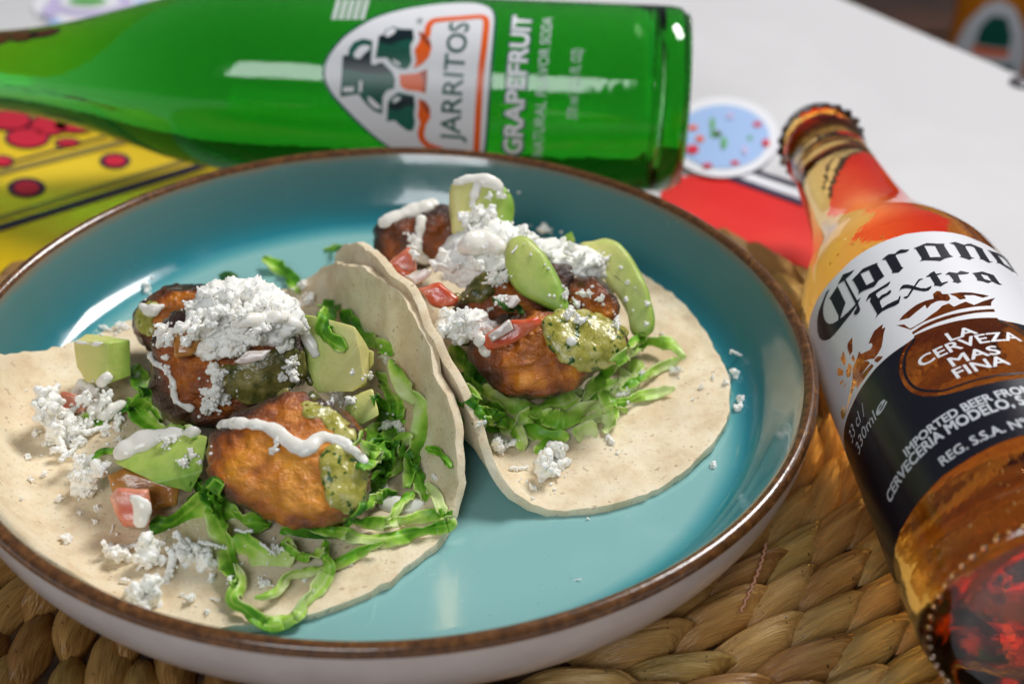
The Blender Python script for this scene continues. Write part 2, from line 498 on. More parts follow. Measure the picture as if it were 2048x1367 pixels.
yc = thing('printed_card', at(200, 300, 0), 'yellow card printed with crimson dots, a flower and dark stripes under the green bottle neck', 'card')
sheet('paper', [(-260, 215), (-260, 620), (60, 560), (480, 345), (470, 325), (420, 250), (200, 130), (-100, 130)], .0008, MT['yellow'], yc)
for pts, w, m in ((((-200, 512), (0, 455), (430, 322)), 13, 'ink'), (((-200, 494), (0, 435), (400, 312)), 9, 'grey_ink'), (((-200, 405), (0, 345), (285, 273)), 12, 'grey_ink'), (((-200, 385), (0, 330), (250, 262)), 4, 'ink')):
    sheet('stripe', stripe(pts, w), .0013, MT[m], yc, .0002)
for cx, cy, rx, ry in ((230, 321, 31, 16), (53, 375, 38, 20), (-120, 430, 42, 22)):
    sheet('dot', ell(cx, cy, rx, ry), .0013, MT['ink'], yc, .0002)
    sheet('dot', ell(cx, cy, rx * .68, ry * .66), .0018, MT['pinkred'], yc, .0002)
for cx, cy, rx, ry in ((20, 240, 40, 18), (55, 275, 40, 18), (98, 250, 36, 18), (150, 250, 42, 13), (135, 285, 20, 6), (5, 322, 18, 8)):
    sheet('petal', ell(cx, cy, rx + 6, ry + 4), .0013, MT['ink'], yc, .0002)
for cx, cy, rx, ry in ((20, 240, 40, 18), (55, 275, 40, 18), (98, 250, 36, 18), (150, 250, 42, 13), (135, 285, 20, 6), (5, 322, 18, 8)):
    sheet('petal', ell(cx, cy, rx, ry), .0018, MT['pinkred'], yc, .0002)

rc = thing('printed_card', at(1480, 420, 0), 'red card with a black and white striped border between plate and beer bottle neck', 'card')
sheet('paper', [(1330, 340), (1360, 352), (1470, 351), (1590, 395), (1700, 440), (1790, 480), (1860, 530), (1790, 700), (1560, 620), (1380, 470), (1320, 400)], .0008, MT['red'], rc)
sheet('stripe', stripe([(1450, 350), (1585, 398), (1800, 475)], 11), .0013, MT['ink'], rc, .0002)
sheet('stripe', stripe([(1470, 345), (1585, 383), (1800, 458)], 16), .0010, MT['paper'], rc, .0002)
sheet('stripe', stripe([(1505, 340), (1580, 364), (1800, 440)], 7), .0013, MT['ink'], rc, .0002)

bc = thing('oval_card', at(1450, 275, 0), 'pale blue oval card with tiny flowers behind the beer bottle cap', 'card')
sheet('paper', ell(1445, 274, 112, 80, 48), .0022, MT['paper'], bc)
sheet('blue_field', ell(1445, 273, 94, 63, 48), .0026, MT['blue'], bc, .0002)
for cx, cy, rx, ry, m in ((1385, 298, 13, 9, 'pinkred'), (1383, 298, 7, 5, 'paper'), (1400, 277, 8, 6, 'orange_print'), (1386, 255, 10, 5, 'orange_print'), (1425, 248, 5, 14, 'grn'), (1432, 268, 12, 6, 'grn'), (1448, 285, 6, 12, 'grn'), (1435, 266, 7, 5, 'yellow'), (1515, 248, 9, 5, 'pinkred'), (1532, 285, 8, 7, 'pinkred'), (1490, 300, 6, 9, 'lav'), (1460, 231, 8, 6, 'lav'), (1470, 325, 9, 4, 'pinkred'), (1415, 330, 10, 4, 'pinkred'), (1500, 275, 5, 4, 'grn')):
    sheet('petal', ell(cx, cy, rx, ry, 16), .0030 + .0001 * (cx % 3), MT[m], bc, .0002)

lc = thing('oval_card', at(290, 10, 0), 'lavender and white patterned card seen above the green bottle neck', 'card')
sheet('paper', ell(270, 12, 205, 62, 48), .0008, MT['paper'], lc)
for cx, cy, rx, ry, m in ((180, 6, 85, 26, 'lav'), (180, 4, 62, 17, 'paper'), (175, 2, 38, 9, 'grn'), (100, 22, 16, 12, 'lav'), (310, 22, 36, 14, 'pinkred'), (290, 8, 22, 9, 'blue'), (372, 14, 32, 16, 'yellow'), (420, 8, 22, 10, 'grn'), (345, -6, 20, 9, 'blue'), (110, 44, 14, 6, 'blue'), (150, 46, 10, 5, 'pinkred'), (235, 38, 26, 8, 'lav'), (400, -8, 26, 8, 'pinkred')):
    sheet('petal', ell(cx, cy, rx, ry, 20), .0013 + .0005 * (rx < 63) + .0005 * (rx < 40), MT[m], lc, .0002)
V, F = lathe([(.0002, 0), (.0002, .006), (.0012, .0065), (.002, .005), (.0022, 0)], 24, at(2046, 168, 0))
tag(obj('grey_button', V, F, MT['cap']), 'small grey disc lying near the far edge of the table', 'disc')

# far bench with an orange soda bottle
bench_z = -.20
Bc = at(1990, 40, bench_z)
bench = thing('bench', (Bc[0], Bc[1], -.75), 'dark brown wooden bench in the blurred background behind the table', 'bench')
for k in range(5):
    y0 = Bc[1] - .12 + k * .17
    bm = bmesh.new(); bmesh.ops.create_cube(bm, size=1)
    for v in bm.verts: v.co = Vector((v.co.x * 1.6 + Bc[0] - .1, v.co.y * .165 + y0, v.co.z * .03 + bench_z - .015))
    bmesh.ops.bevel(bm, geom=bm.edges[:], offset=.004, segments=2, affect='EDGES')
    from_bm('plank', bm, MT['bench'], bench, smooth=False)
for sx in (-.75, .55):
    for sy in (-.1, .5):
        V, F = lathe([(-.75, 0), (-.75, .03), (bench_z - .031, .03), (bench_z - .031, 0)], 12, (Bc[0] + sx, Bc[1] + sy, 0))
        obj('leg', V, F, MT['bench'], bench)

# ================================================================== WOVEN MAT
MAT_TOP = .012
MC = np.array([.003, -.018, 0])
mat_t = thing('woven_placemat', (MC[0], MC[1], 0.001), 'round braided straw placemat with thick golden strands under the plate', 'placemat')
V, F = lathe([(.0012, 0), (.0012, .170), (.0020, .174), (.0028, .170), (.0030, 0)], 96, MC)
obj('mat_base', V, F, MT['matbase'], mat_t)
def strand_mesh(seed):
    ns, nt_ = 14, 16
    V = []
    rr = random.Random(seed)
    bend = rr.uniform(-.6, .9); fl_ = rr.uniform(.8, 1.15); sk = rr.uniform(.6, 1.3)
    for i in range(ns + 1):
        s = -1 + 2 * i / ns
        w = .0039 * fl_ * (1 - .70 * abs(s) ** 2.6 - .12 * s)
        for j in range(nt_ + 1):
            t = -1 + 2 * j / nt_
            x = s * .0112 + t * .0016 * sk
            y = t * w + .0011 * bend * s * s
            z = .0054 * (1 - abs(t) ** 2.0 * .98) * (1 - .30 * s * s) + .0022 * s - .0026 * max(0, -s) ** 2 - .0022 * max(0, s - .75) * 3
            z += .00030 * math.sin(t * 9 + s * 3.2 + seed) + .00018 * math.sin(t * 23 - s * 2 + seed * 2)
            V.append((x, y, z))
    F = [[i * (nt_ + 1) + j, i * (nt_ + 1) + j + 1, (i + 1) * (nt_ + 1) + j + 1, (i + 1) * (nt_ + 1) + j] for i in range(ns) for j in range(nt_)]
    n = len(V)
    V += [(x, y, min(z, 0) - .0012) for x, y, z in V[:n]]
    F += [[a + n for a in f[::-1]] for f in F[:]]
    W_ = nt_ + 1
    bd = [j for j in range(W_)] + [i * W_ + nt_ for i in range(1, ns + 1)] + [ns * W_ + j for j in range(nt_ - 1, -1, -1)] + [i * W_ for i in range(ns - 1, 0, -1)]
    for a, b in zip(bd, bd[1:] + bd[:1]): F.append([b, a, a + n, b + n])
    return np.array(V), F
PROTO = []
for sd in range(9):
    V, F = strand_mesh(sd)
    me = bpy.data.meshes.new('strand'); me.from_pydata(V.tolist(), [], F)
    me.polygons.foreach_set('use_smooth', [True] * len(me.polygons)); me.materials.append(MT['mat'])
    PROTO.append((me, V, F))
places = []
rho = .080
ring = 0
while rho < .175:
    n = int(2 * math.pi * rho / .0168)
    for k in range(n):
        a = 2 * math.pi * (k + .5 * (ring % 2) + random.uniform(-.13, .13)) / n
        p = MC + np.array([rho * math.cos(a), rho * math.sin(a), .0034 + random.uniform(-.0006, .0008)])
        x, y = project(p)
        inside = -120 < x < 2170 and -60 < y < 1480
        cover = ((x - 800) / 830) ** 2 + ((y - 790) / 480) ** 2 < .9 and rho < .108
        rz = a + math.pi / 2 + R(-38) + random.uniform(-.12, .12)
        if rho > .162: rz = a + math.pi / 2 + R(-14) + random.uniform(-.15, .15)
        places.append((inside and not cover, p, rz, random.uniform(-.10, .10), random.uniform(1.25, 1.48), random.randrange(9), depth(p)))
    rho += .0118
    ring += 1
vis = sorted([q for q in places if q[0]], key=lambda q: q[6])
shown, rest = vis[:300], vis[300:] + [q for q in places if not q[0]]
for _, p, rz, rx, s, k, _d in shown:
    o = bpy.data.objects.new('strand', PROTO[k][0]); COL.objects.link(o)
    o.parent = mat_t; o.location = Vector(p) - mat_t.location
    o.rotation_euler = (rx, 0, rz); o.scale = (s, s, s)
V, F, n = [], [], 0
for _, p, rz, rx, s, k, _d in rest:
    c, sn = math.cos(rz), math.sin(rz)
    Q = PROTO[k][1] * s @ np.array([[c, sn, 0], [-sn, c, 0], [0, 0, 1]]) + p
    V.append(Q); F += [[i + n for i in f] for f in PROTO[k][2]]; n += len(Q)
tag(obj('strand_weave', np.vstack(V), F, MT['mat'], mat_t), kind='stuff')
def tube(P, r, n=8):
    P = np.asarray(P, float); T = np.gradient(P, axis=0); T /= np.linalg.norm(T, axis=1, keepdims=True)
    rad = np.broadcast_to(np.asarray(r, float), (len(P),))
    ref = np.array([0.13, .2, 1.0]); V = []
    for p, t, q in zip(P, T, rad):
        a = np.cross(t, ref); a /= np.linalg.norm(a); b = np.cross(t, a)
        V += [p + q * (a * math.cos(2 * math.pi * k / n) + b * math.sin(2 * math.pi * k / n)) for k in range(n)]
    F = [[i * n + k, i * n + (k + 1) % n, (i + 1) * n + (k + 1) % n, (i + 1) * n + k] for i in range(len(P) - 1) for k in range(n)]
    F += [list(range(n))[::-1], [(len(P) - 1) * n + k for k in range(n)]]
    return V, F
sp = spline([at(1480, 1225, .0128), at(1500, 1180, .0138), at(1520, 1130, .0138), at(1532, 1085, .0130)], 40)
sp = np.array([p + np.array([.0003 * math.cos(i * 1.6), 0, .0003 * math.sin(i * 1.6)]) for i, p in enumerate(sp)])
V, F = tube(sp, .00045)
obj('binding_string', V, F, MT['string'], mat_t)

# ================================================================== PLATE
FLOOR = .026
PIN = smooth_prof([(.0, FLOOR), (.05, FLOOR), (.085, FLOOR + .0001), (.0945, FLOOR + .0006), (.0995, FLOOR + .0026), (.1035, FLOOR + .0066), (.1070, FLOOR + .0128), (.1100, .0450), (.1112, .0470)], 60)
def plate_z(rho):
    return float(np.interp(rho, PIN[:, 0], PIN[:, 1]))
plate = thing('dinner_plate', (0, 0, MAT_TOP), 'shallow teal glazed plate with brown rim and cream outside holding two tacos', 'plate')
inner = [(z, max(r, 0)) for r, z in PIN]; inner[0] = (FLOOR, 0)
V, F = lathe([(z, r) for z, r in inner], 192)
pin = obj('inner_glaze', V, F, MT['glaze'], plate, origin=(0, 0, FLOOR)); solid(pin)
rimp = spline([(.0470, .1112), (.0480, .1121), (.0484, .1132), (.0480, .1143), (.0470, .1149), (.0459, .1151)], 16)
V, F = lathe([tuple(p) for p in rimp], 192)
obj('rim', V, F, MT['rim'], plate, origin=(0, 0, FLOOR))
outp = spline([(.0459, .1151), (.0400, .1143), (.0330, .1118), (.0260, .1065), (.0195, .0975), (.0155, .0860), (.0142, .0740), (.0136, .0705), (.0124, .0695), (.0121, .0670), (.0140, .0650), (.0150, .03)], 50)
V, F = lathe([tuple(p) for p in outp] + [(.0150, 0)], 192)
obj('outer_glaze', V, F, MT['outer'], plate, origin=(0, 0, FLOOR))

# ================================================================== TORTILLAS
UV_V = np.array([-.356, .934]); UV_U = np.array([.934, .356])
def tortilla(name, c, side, rplus, rminus, rv, u0, rb, ang, label, seed, bulge=(0, 0)):
    NR, NT = 46, 176
    def mp(u, v):
        U = side * u
        th = R(ang) * (1 - .12 * max(0, -v / rv) ** 2)
        if U <= u0: pu, z = U, 0.0
        else:
            a = (U - u0) / rb
            if a < th: pu, z = u0 + rb * math.sin(a), rb * (1 - math.cos(a))
            else:
                l = U - u0 - rb * th
                pu, z = u0 + rb * math.sin(th) + l * math.cos(th), rb * (1 - math.cos(th)) + l * math.sin(th)
        pu *= side
        xy = np.asarray(c) + UV_U * pu + UV_V * v
        rho = math.hypot(*xy)
        lim = .1085
        base = plate_z(min(rho, lim))
        if rho > lim: xy = xy * (lim + (rho - lim) * .3) / rho
        p = np.array([xy[0], xy[1], base + .0024 + z])
        w = .0010 * fbm(p, 38, seed) + .0005 * fbm(p, 120, seed + 3)
        p[2] += w * (1 if z < .004 else .3)
        if z >= .004: p[:2] += UV_U * w * 1.3
        return p
    V, F = [mp(0, 0)], []
    for i in range(1, NR + 1):
        s = i / NR
        for k in range(NT):
            a = 2 * math.pi * k / NT
            ca, sa = math.cos(a), math.sin(a)
            ru = rplus if ca > 0 else rminus
            e = 1 + .018 * nz((ca, sa, seed), 2.2) + .008 * nz((ca, sa, seed), 9) + (.008 * nz((ca, sa, seed), 34) + .007 * nz((ca, sa, seed), 80)) * (s > .97)
            e *= 1 + bulge[1] * math.exp(-((((a - R(bulge[0]) + math.pi) % (2 * math.pi)) - math.pi) / .55) ** 2)
            V.append(mp(s * ru * ca * e, s * rv * sa * e))
    for k in range(NT): F.append([0, 1 + k, 1 + (k + 1) % NT])
    for i in range(NR - 1):
        for k in range(NT):
            a, b = 1 + i * NT + k, 1 + i * NT + (k + 1) % NT
            F.append([a, a + NT, b + NT, b])
    o = obj(name, V, F, MT['tortilla'])
    tag(o, label, 'tortilla', 'folded corn tortillas on the teal plate')
    m = o.modifiers.new('thick', 'SOLIDIFY'); m.thickness = .0023; m.offset = -1
    b = o.modifiers.new('edge', 'BEVEL'); b.width = .0007; b.segments = 2; b.limit_method = 'ANGLE'; b.angle_limit = R(50)
    solid(o)
    return o
tortilla('tortilla', (-.045, -.020), 1, .0725, .066, .068, .0335, .014, 77, 'corn tortilla of the left taco, open towards the front left rim', 3.1, (58, .10))
tortilla('tortilla', (.036, .018), -1, .0575, .0605, .0715, .0205, .012, 88, 'corn tortilla of the right taco, open towards the beer bottle', 7.7)

# ================================================================== FILLING: solids
def pillow(name, outline, z, T, Tb, n, mat, label, cat, group=None, tilt=(0, 0), amp=.0006, nsc=120, seed=0., smooth_outline=True, rings=14, N=72, attrf=None, parent=None, ridge=0.):
    """a solid whose outline stands at its own depth, with real thickness in front and behind"""
    out = spline(outline, N, True) if smooth_outline else resample(np.vstack([outline, outline[:1]]), N, True)
    cen = out.mean(0)
    C = at(cen[0], cen[1], z); d0 = depth(C)
    V, F, meta = [], [], []
    rows = []
    for sgn, TT in ((1, T), (-1, Tb)):
        for k in range(rings + 1):
            if sgn == -1 and k == 0: continue
            ph = math.pi / 2 * k / rings
            s, h = math.cos(ph) ** (2 / n), math.sin(ph) ** (2 / n)
            if k == rings: s = 0
            row = []
            for p in (out if s > 0 else out[:1]):
                q = cen + (p - cen) * s
                rr = ray(*q); lx = (q[0] - cen[0]) * d0 / FPX; ly = -(q[1] - cen[1]) * d0 / FPX
                X = CO + rr * (d0 + tilt[0] * lx + tilt[1] * ly - sgn * TT * h)
                dv = X - C; L = np.linalg.norm(dv) + 1e-9
                X = X + dv / L * amp * (1.4 * nz(X, nsc, seed) + .7 * nz(X, nsc * 2.6, seed + 4) + ridge * (.35 - abs(nz(X, nsc * 2.1, seed + 8)) * 1.6 + .5 * nz(X, nsc * 6, seed + 2)))
                row.append(len(V)); V.append(X); meta.append((s, h * sgn, lx, ly))
            rows.append((sgn, k, row))
    fr = [r for s, k, r in rows if s == 1]; bk = [fr[0]] + [r for s, k, r in rows if s == -1]
    for seq, flip in ((fr, False), (bk, True)):
        for a, b in zip(seq[:-1], seq[1:]):
            for k in range(N):
                k2 = (k + 1) % N
                f = [a[k], a[k2], b[0]] if len(b) == 1 else [a[k], a[k2], b[k2], b[k]]
                F.append(f[::-1] if not flip else f)
    o = obj(name, V, F, mat, parent)
    fix_normals(o)
    if attrf: attr(o, attrf[0], [attrf[1](np.array(v), m) for v, m in zip(V, meta)])
    if label: tag(o, label, cat, group)
    solid(o)
    return o
def char_f(amount, seed):
    amount = amount + .04
    def f(X, m):
        s, h, lx, ly = m
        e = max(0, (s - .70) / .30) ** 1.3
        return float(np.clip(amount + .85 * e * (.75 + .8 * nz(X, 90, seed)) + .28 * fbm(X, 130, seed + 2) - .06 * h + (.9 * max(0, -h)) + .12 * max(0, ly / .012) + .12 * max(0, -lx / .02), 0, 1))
    return f
def hull(name, pts, z, mat, label, cat, group=None, bev=.0008, rind=None, amp=.00025, parent=None):
    """a cut chunk: corners (x, y, mm towards the viewer) round one depth"""
    P = np.asarray(pts, float); cen = P[:, :2].mean(0)
    d0 = depth(at(cen[0], cen[1], z))
    bm = bmesh.new()
    for x, y, dz in P: bm.verts.new(Vector(CO + ray(x, y) * (d0 - dz / 1000)))
    g = bmesh.ops.convex_hull(bm, input=bm.verts[:])
    bmesh.ops.delete(bm, geom=[v for v in bm.verts if not v.link_faces], context='VERTS')
    bmesh.ops.dissolve_limit(bm, angle_limit=R(9), verts=bm.verts[:], edges=bm.edges[:])
    bmesh.ops.bevel(bm, geom=bm.edges[:] + bm.verts[:], offset=bev, segments=3, affect='EDGES', profile=.6)
    bmesh.ops.triangulate(bm, faces=bm.faces[:])
    for _ in range(2): bmesh.ops.subdivide_edges(bm, edges=[e for e in bm.edges if e.calc_length() > .0016], cuts=1, use_grid_fill=True)
    bmesh.ops.triangulate(bm, faces=bm.faces[:])
    bmesh.ops.recalc_face_normals(bm, faces=bm.faces[:]); bm.normal_update()
    for v in bm.verts: v.co += v.normal * amp * (1.5 * nz(v.co, 190, len(pts)) + nz(v.co, 420, 5))
    bm.verts.index_update()
    V = np.array([v.co[:] for v in bm.verts]); F = [[v.index for v in f.verts] for f in bm.faces]; bm.free()
    o = obj(name, V, F, mat, parent)
    o.data.polygons.foreach_set('use_smooth', [True] * len(o.data.polygons))
    o.data.set_sharp_from_angle(angle=R(28))
    if rind is not None:
        dirv = cr * rind[0] + cu * rind[1] - cf * rind[2]; dirv /= np.linalg.norm(dirv)
        t = V @ dirv; t = (t - t.min()) / (np.ptp(t) + 1e-9)
        attr(o, 'rind', np.clip(rind[3] + (rind[4] - rind[3]) * t, 0, 1))
    if label: tag(o, label, cat, group)
    solid(o)
    return o

PG = 'fried plantain pieces in the tacos'
def plantain(outline, z, label, seed, amount=.18, T=.0095, Tb=.013, n=3.4, tilt=(0, 0), amp=.0011):
    return pillow('fried_plantain', outline, z, T, Tb, n, MT['plantain'], label, 'plantain', PG, tilt, amp, 115, seed, True, 30, 128, ('char', char_f(amount, seed)), None, .7)
plantain([(268, 640), (280, 605), (310, 585), (380, 570), (430, 580), (440, 640), (400, 685), (330, 705), (285, 690)], .044, 'caramelised plantain piece at the back left of the left taco, smeared with crema', 1.0, .30)
plantain([(300, 745), (305, 690), (330, 640), (390, 610), (450, 595), (540, 630), (600, 680), (612, 740), (570, 790), (500, 830), (440, 852), (380, 848), (330, 832), (305, 795)], .048, 'dark browned plantain piece buried under the cheese heap of the left taco', 2.0, .40, .012, .014)
plantain([(412, 925), (425, 880), (470, 830), (540, 795), (600, 785), (660, 805), (710, 850), (735, 900), (739, 960), (722, 1012), (690, 1040), (640, 1053), (580, 1051), (520, 1032), (470, 1005), (428, 970)], .0455, 'large golden plantain piece at the front of the left taco under a crema line', 3.0, .14, .0095, .013, 3.8, (0, .45))
plantain([(745, 480), (755, 450), (800, 428), (900, 415), (918, 470), (905, 505), (860, 530), (800, 532), (757, 522)], .046, 'dark plantain piece at the back left of the right taco under thick crema', 4.0, .55, .008, .012)
plantain([(1130, 610), (1150, 565), (1185, 551), (1215, 570), (1237, 610), (1228, 655), (1180, 670), (1130, 650)], .050, 'small browned plantain piece beside the avocado slice of the right taco', 5.0, .38, .007, .012)
plantain([(905, 640), (950, 560), (1040, 520), (1130, 530), (1150, 590), (1120, 650), (1020, 680), (930, 690)], .046, 'plantain piece hidden below the toppings of the right taco', 6.5, .45, .009, .012)
plantain([(940, 690), (960, 655), (1010, 632), (1085, 615), (1150, 625), (1215, 645), (1252, 675), (1240, 712), (1190, 747), (1140, 778), (1080, 797), (1020, 787), (972, 757), (944, 722)], .0455, 'large browned plantain piece at the front of the right taco under salsa', 6.0, .26, .0105, .012, 3.2, (0, .3))

AG = 'avocado pieces on the tacos'
def avo(pts, z, label, rind, bev=.0004):
    return hull('avocado_piece', pts, z, MT['avocado'], label, 'avocado', AG, bev, rind)
avo([(146, 681, 0), (217, 686, 4), (262, 678, -1), (172, 666, -5), (152, 735, 0), (175, 764, 1), (214, 768, 4), (262, 752, -1), (180, 742, -9), (250, 700, -9)], .040, 'avocado cube at the far left of the left taco', (1, .1, .2, .05, .75))
avo([(228, 924, 0), (242, 886, -3), (330, 860, -4), (415, 872, -1), (405, 942, 3), (382, 985, 2), (312, 966, 4), (262, 942, 3), (300, 880, -11), (390, 885, -11), (320, 955, -9)], .042, 'avocado wedge under a crema blob at the front left of the left taco', (-.2, .7, .2, .95, .55))
avo([(602, 630, 0), (640, 634, 1), (709, 652, 3), (717, 688, 4), (729, 764, 2), (704, 782, 2), (636, 787, 2), (611, 754, 0), (640, 650, -10), (740, 700, -7), (735, 770, -8), (640, 760, -10)], .0515, 'big pale avocado cube at the right of the left taco cheese heap', (-1, .1, -.2, .02, .72))
avo([(706, 690, 0), (748, 703, 2), (746, 728, 2), (728, 756, 1), (700, 750, 0), (715, 700, -7), (735, 735, -8)], .046, 'small avocado chip behind the big avocado cube of the left taco', (-1, 0, .3, .3, .0))
avo([(690, 800, 0), (746, 776, 1), (757, 830, 3), (724, 850, 4), (690, 832, 2), (705, 790, -7), (745, 815, -7), (720, 835, -6)], .042, 'small yellow avocado block below the big avocado cube of the left taco', (-.5, -.6, .2, .2, .7))
pillow('avocado_piece', [(900, 380), (912, 360), (940, 353), (985, 362), (1013, 378), (1026, 405), (1024, 448), (1000, 462), (950, 475), (908, 470), (900, 425)], .062, .005, .009, 7, MT['avocado'], 'upright avocado piece at the very top of the right taco', 'avocado', AG, (.1, .1), .0004, 150, 2., True, 12, 64, ('rind', lambda X, m: np.clip(.42 + .045 * m[2] * 1000 + .1 * (1 - m[1]), .1, .95)))
pillow('avocado_piece', [(1161, 487), (1185, 482), (1212, 477), (1238, 487), (1265, 518), (1292, 571), (1307, 622), (1308, 656), (1299, 669), (1279, 675), (1262, 664), (1255, 629), (1236, 595), (1212, 566), (1205, 535), (1195, 512), (1175, 503)], .047, .005, .008, 6, MT['avocado'], 'curved avocado slice at the right edge of the right taco', 'avocado', AG, (-.25, .2), .0003, 150, 3., True, 12, 80, ('rind', lambda X, m: np.clip(.50 + .022 * m[2] * 1000 + .12 * (m[0] > .9), .15, .86)))
pillow('avocado_piece', [(1016, 484), (1042, 472), (1064, 481), (1096, 518), (1122, 565), (1141, 624), (1126, 628), (1085, 612), (1045, 592), (1019, 562), (1010, 520)], .060, .0055, .009, 5, MT['avocado'], 'smooth green avocado wedge in the middle of the right taco', 'avocado', AG, (-.15, .25), .0002, 150, 4., True, 12, 64, ('rind', lambda X, m: np.clip(.64 + .012 * m[2] * 1000 - .012 * m[3] * 1000 + .14 * m[0] ** 6, .25, .9)))
avo([(1118, 500, 0), (1128, 470, 0), (1145, 460, 0), (1150, 480, 2), (1140, 505, 2), (1130, 480, -5)], .045, 'small green avocado tip behind the cheese of the right taco', (0, 1, 0, .5, .9))

TG = 'diced tomato on the tacos'
def tom(pts, z, label, m='tomato', dz=(2, -5)):
    P = np.asarray(pts, float); c = P.mean(0)
    q = [(x, y, dz[0]) for x, y in c + (P - c) * .8] + [(x, y, 0) for x, y in P] + [(x, y, dz[1]) for x, y in c + (P - c) * .9]
    return hull('tomato_piece', q, z, MT[m], label, 'tomato', TG, .0006)
tom([(219, 994), (235, 974), (299, 976), (305, 1012), (297, 1054), (249, 1052), (232, 1030)], .037, 'pale red tomato cube under crema at the front left of the left taco', 'tomato_cream')
tom([(214, 950), (246, 935), (300, 962), (360, 972), (356, 1012), (314, 1019), (225, 990)], .035, 'amber tomato piece below the front avocado wedge of the left taco', 'tomato_amber', (1, -5))
tom([(342, 668), (365, 645), (404, 640), (410, 680), (385, 712), (350, 716)], .062, 'amber tomato piece in the cheese heap of the left taco', 'tomato_amber', (1, -4))
tom([(105, 800), (125, 780), (160, 790), (170, 820), (140, 835), (112, 825)], .033, 'pink tomato piece among the crumbs at the left of the left taco', 'tomato_cream', (1, -3))
tom([(774, 526), (817, 492), (831, 510), (834, 540), (811, 548), (800, 556)], .055, 'pale tomato wedge beside the tortilla fold of the right taco', 'tomato_cream')
tom([(784, 530), (812, 540), (850, 566), (832, 572), (800, 556)], .0535, 'orange tomato rim under the pale tomato wedge of the right taco', 'tomato', (1, -3))
tom([(833, 575), (881, 565), (921, 595), (914, 611), (884, 618), (860, 609)], .055, 'glossy red tomato piece leaning on the tortilla fold of the right taco')
tom([(957, 680), (977, 664), (1021, 639), (1077, 632), (1087, 646), (1056, 670), (1013, 691), (975, 702)], .0585, 'long red tomato strip on the front plantain of the right taco', 'tomato', (1.2, -3))
OG = 'onion pieces on the tacos'
def oni(pts, z, label):
    P = np.asarray(pts, float); c = P.mean(0)
    q = [(x, y, .8) for x, y in c + (P - c) * .9] + [(x, y, -1.4) for x, y in P]
    return hull('onion_piece', q, z, MT['onion'], label, 'onion', OG, .0004)
oni([(808, 551), (849, 536), (866, 539), (863, 552), (831, 571)], .0580, 'pale pink onion piece by the tomatoes of the right taco')
oni([(975, 669), (1019, 638), (1030, 658), (984, 684)], .0615, 'pale onion square on the red tomato strip of the right taco')
oni([(983, 592), (1035, 588), (1044, 602), (1030, 618), (1000, 616)], .0605, 'glassy onion piece beneath the avocado wedge of the right taco')
oni([(465, 724), (495, 701), (546, 698), (530, 718), (480, 729)], .0645, 'curved onion slice under the cheese heap of the left taco')

# ---- balls laid on what is there, joined into one skin
def laid(px, py, rpx, sink=.35, flatn=.75):
    h = cast(px, py)
    if h is None: return None
    P, N = h
    r = rpx * depth(P) / FPX
    N = N * .6 - cf * .4; N /= np.linalg.norm(N)
    M = np.eye(3) * r - (1 - flatn) * r * np.outer(N, N)
    return P + N * r * flatn * (1 - sink) * .55, M
def patch(name, polygon, mat, label, cat, group=None, step=8, rpx=13, voxel=.0006, jitter=.3, sink=.75, flatn=.42):
    P = np.asarray(polygon, float)
    def inside(x, y):
        r = False
        for (x1, y1), (x2, y2) in zip(P, np.roll(P, -1, 0)):
            if (y1 > y) != (y2 > y) and x < (x2 - x1) * (y - y1) / (y2 - y1) + x1: r = not r
        return r
    balls, ds = [], []
    x0, y0 = P.min(0); x1, y1 = P.max(0)
    for y in np.arange(y0, y1, step):
        for x in np.arange(x0, x1, step):
            q = (x + rng.normal() * step * jitter, y + rng.normal() * step * jitter)
            if inside(*q):
                b = laid(*q, rpx * rng.uniform(.75, 1.2), sink, flatn)
                if b is not None: balls.append(b); ds.append(depth(b[0]))
    md = np.median(ds)
    balls = [b for b, d in zip(balls, ds) if abs(d - md) < .016]
    V, F = remeshed(balls, voxel, 9)
    o = obj(name, V, F, mat); fix_normals(o)
    tag(o, label, cat, group); solid(o)
    return o
SG = 'spoonfuls of green salsa on the tacos'
patch('salsa_verde', [(646, 901), (671, 891), (721, 919), (737, 933), (726, 973), (723, 1014), (699, 1024), (671, 1017), (653, 997), (646, 951)], MT['salsa'], 'glossy green salsa running down the front plantain of the left taco', 'salsa', SG)
patch('salsa_verde', [(423, 745), (461, 735), (552, 700), (598, 700), (613, 746), (640, 800), (600, 800), (545, 796), (503, 806), (465, 794), (430, 770)], MT['salsa_dark'], 'dark herb salsa between cheese heap and front plantain of the left taco', 'salsa', SG)
patch('salsa_verde', [(1090, 645), (1117, 630), (1144, 624), (1201, 640), (1245, 660), (1250, 689), (1236, 716), (1205, 730), (1164, 734), (1134, 716), (1107, 692)], MT['salsa'], 'chunky green salsa on the front plantain of the right taco', 'salsa', SG, 8, 16, .0006, .3, .6, .55)
patch('salsa_verde', [(900, 560), (940, 548), (980, 552), (985, 590), (950, 605), (915, 598)], MT['salsa_dark'], 'dark green salsa spot next to the red tomato of the right taco', 'salsa', SG)
patch('salsa_verde', [(272, 640), (285, 605), (315, 600), (312, 640), (300, 668), (280, 665)], MT['salsa'], 'thin green salsa on the back left plantain of the left taco', 'salsa', SG, 8, 10)
patch('salsa_verde', [(600, 800), (660, 812), (705, 850), (720, 885), (680, 880), (640, 840), (600, 830)], MT['salsa'], 'thin green salsa film above the crema line of the left taco', 'salsa', SG, 8, 9, .0006, .3, .8, .4)

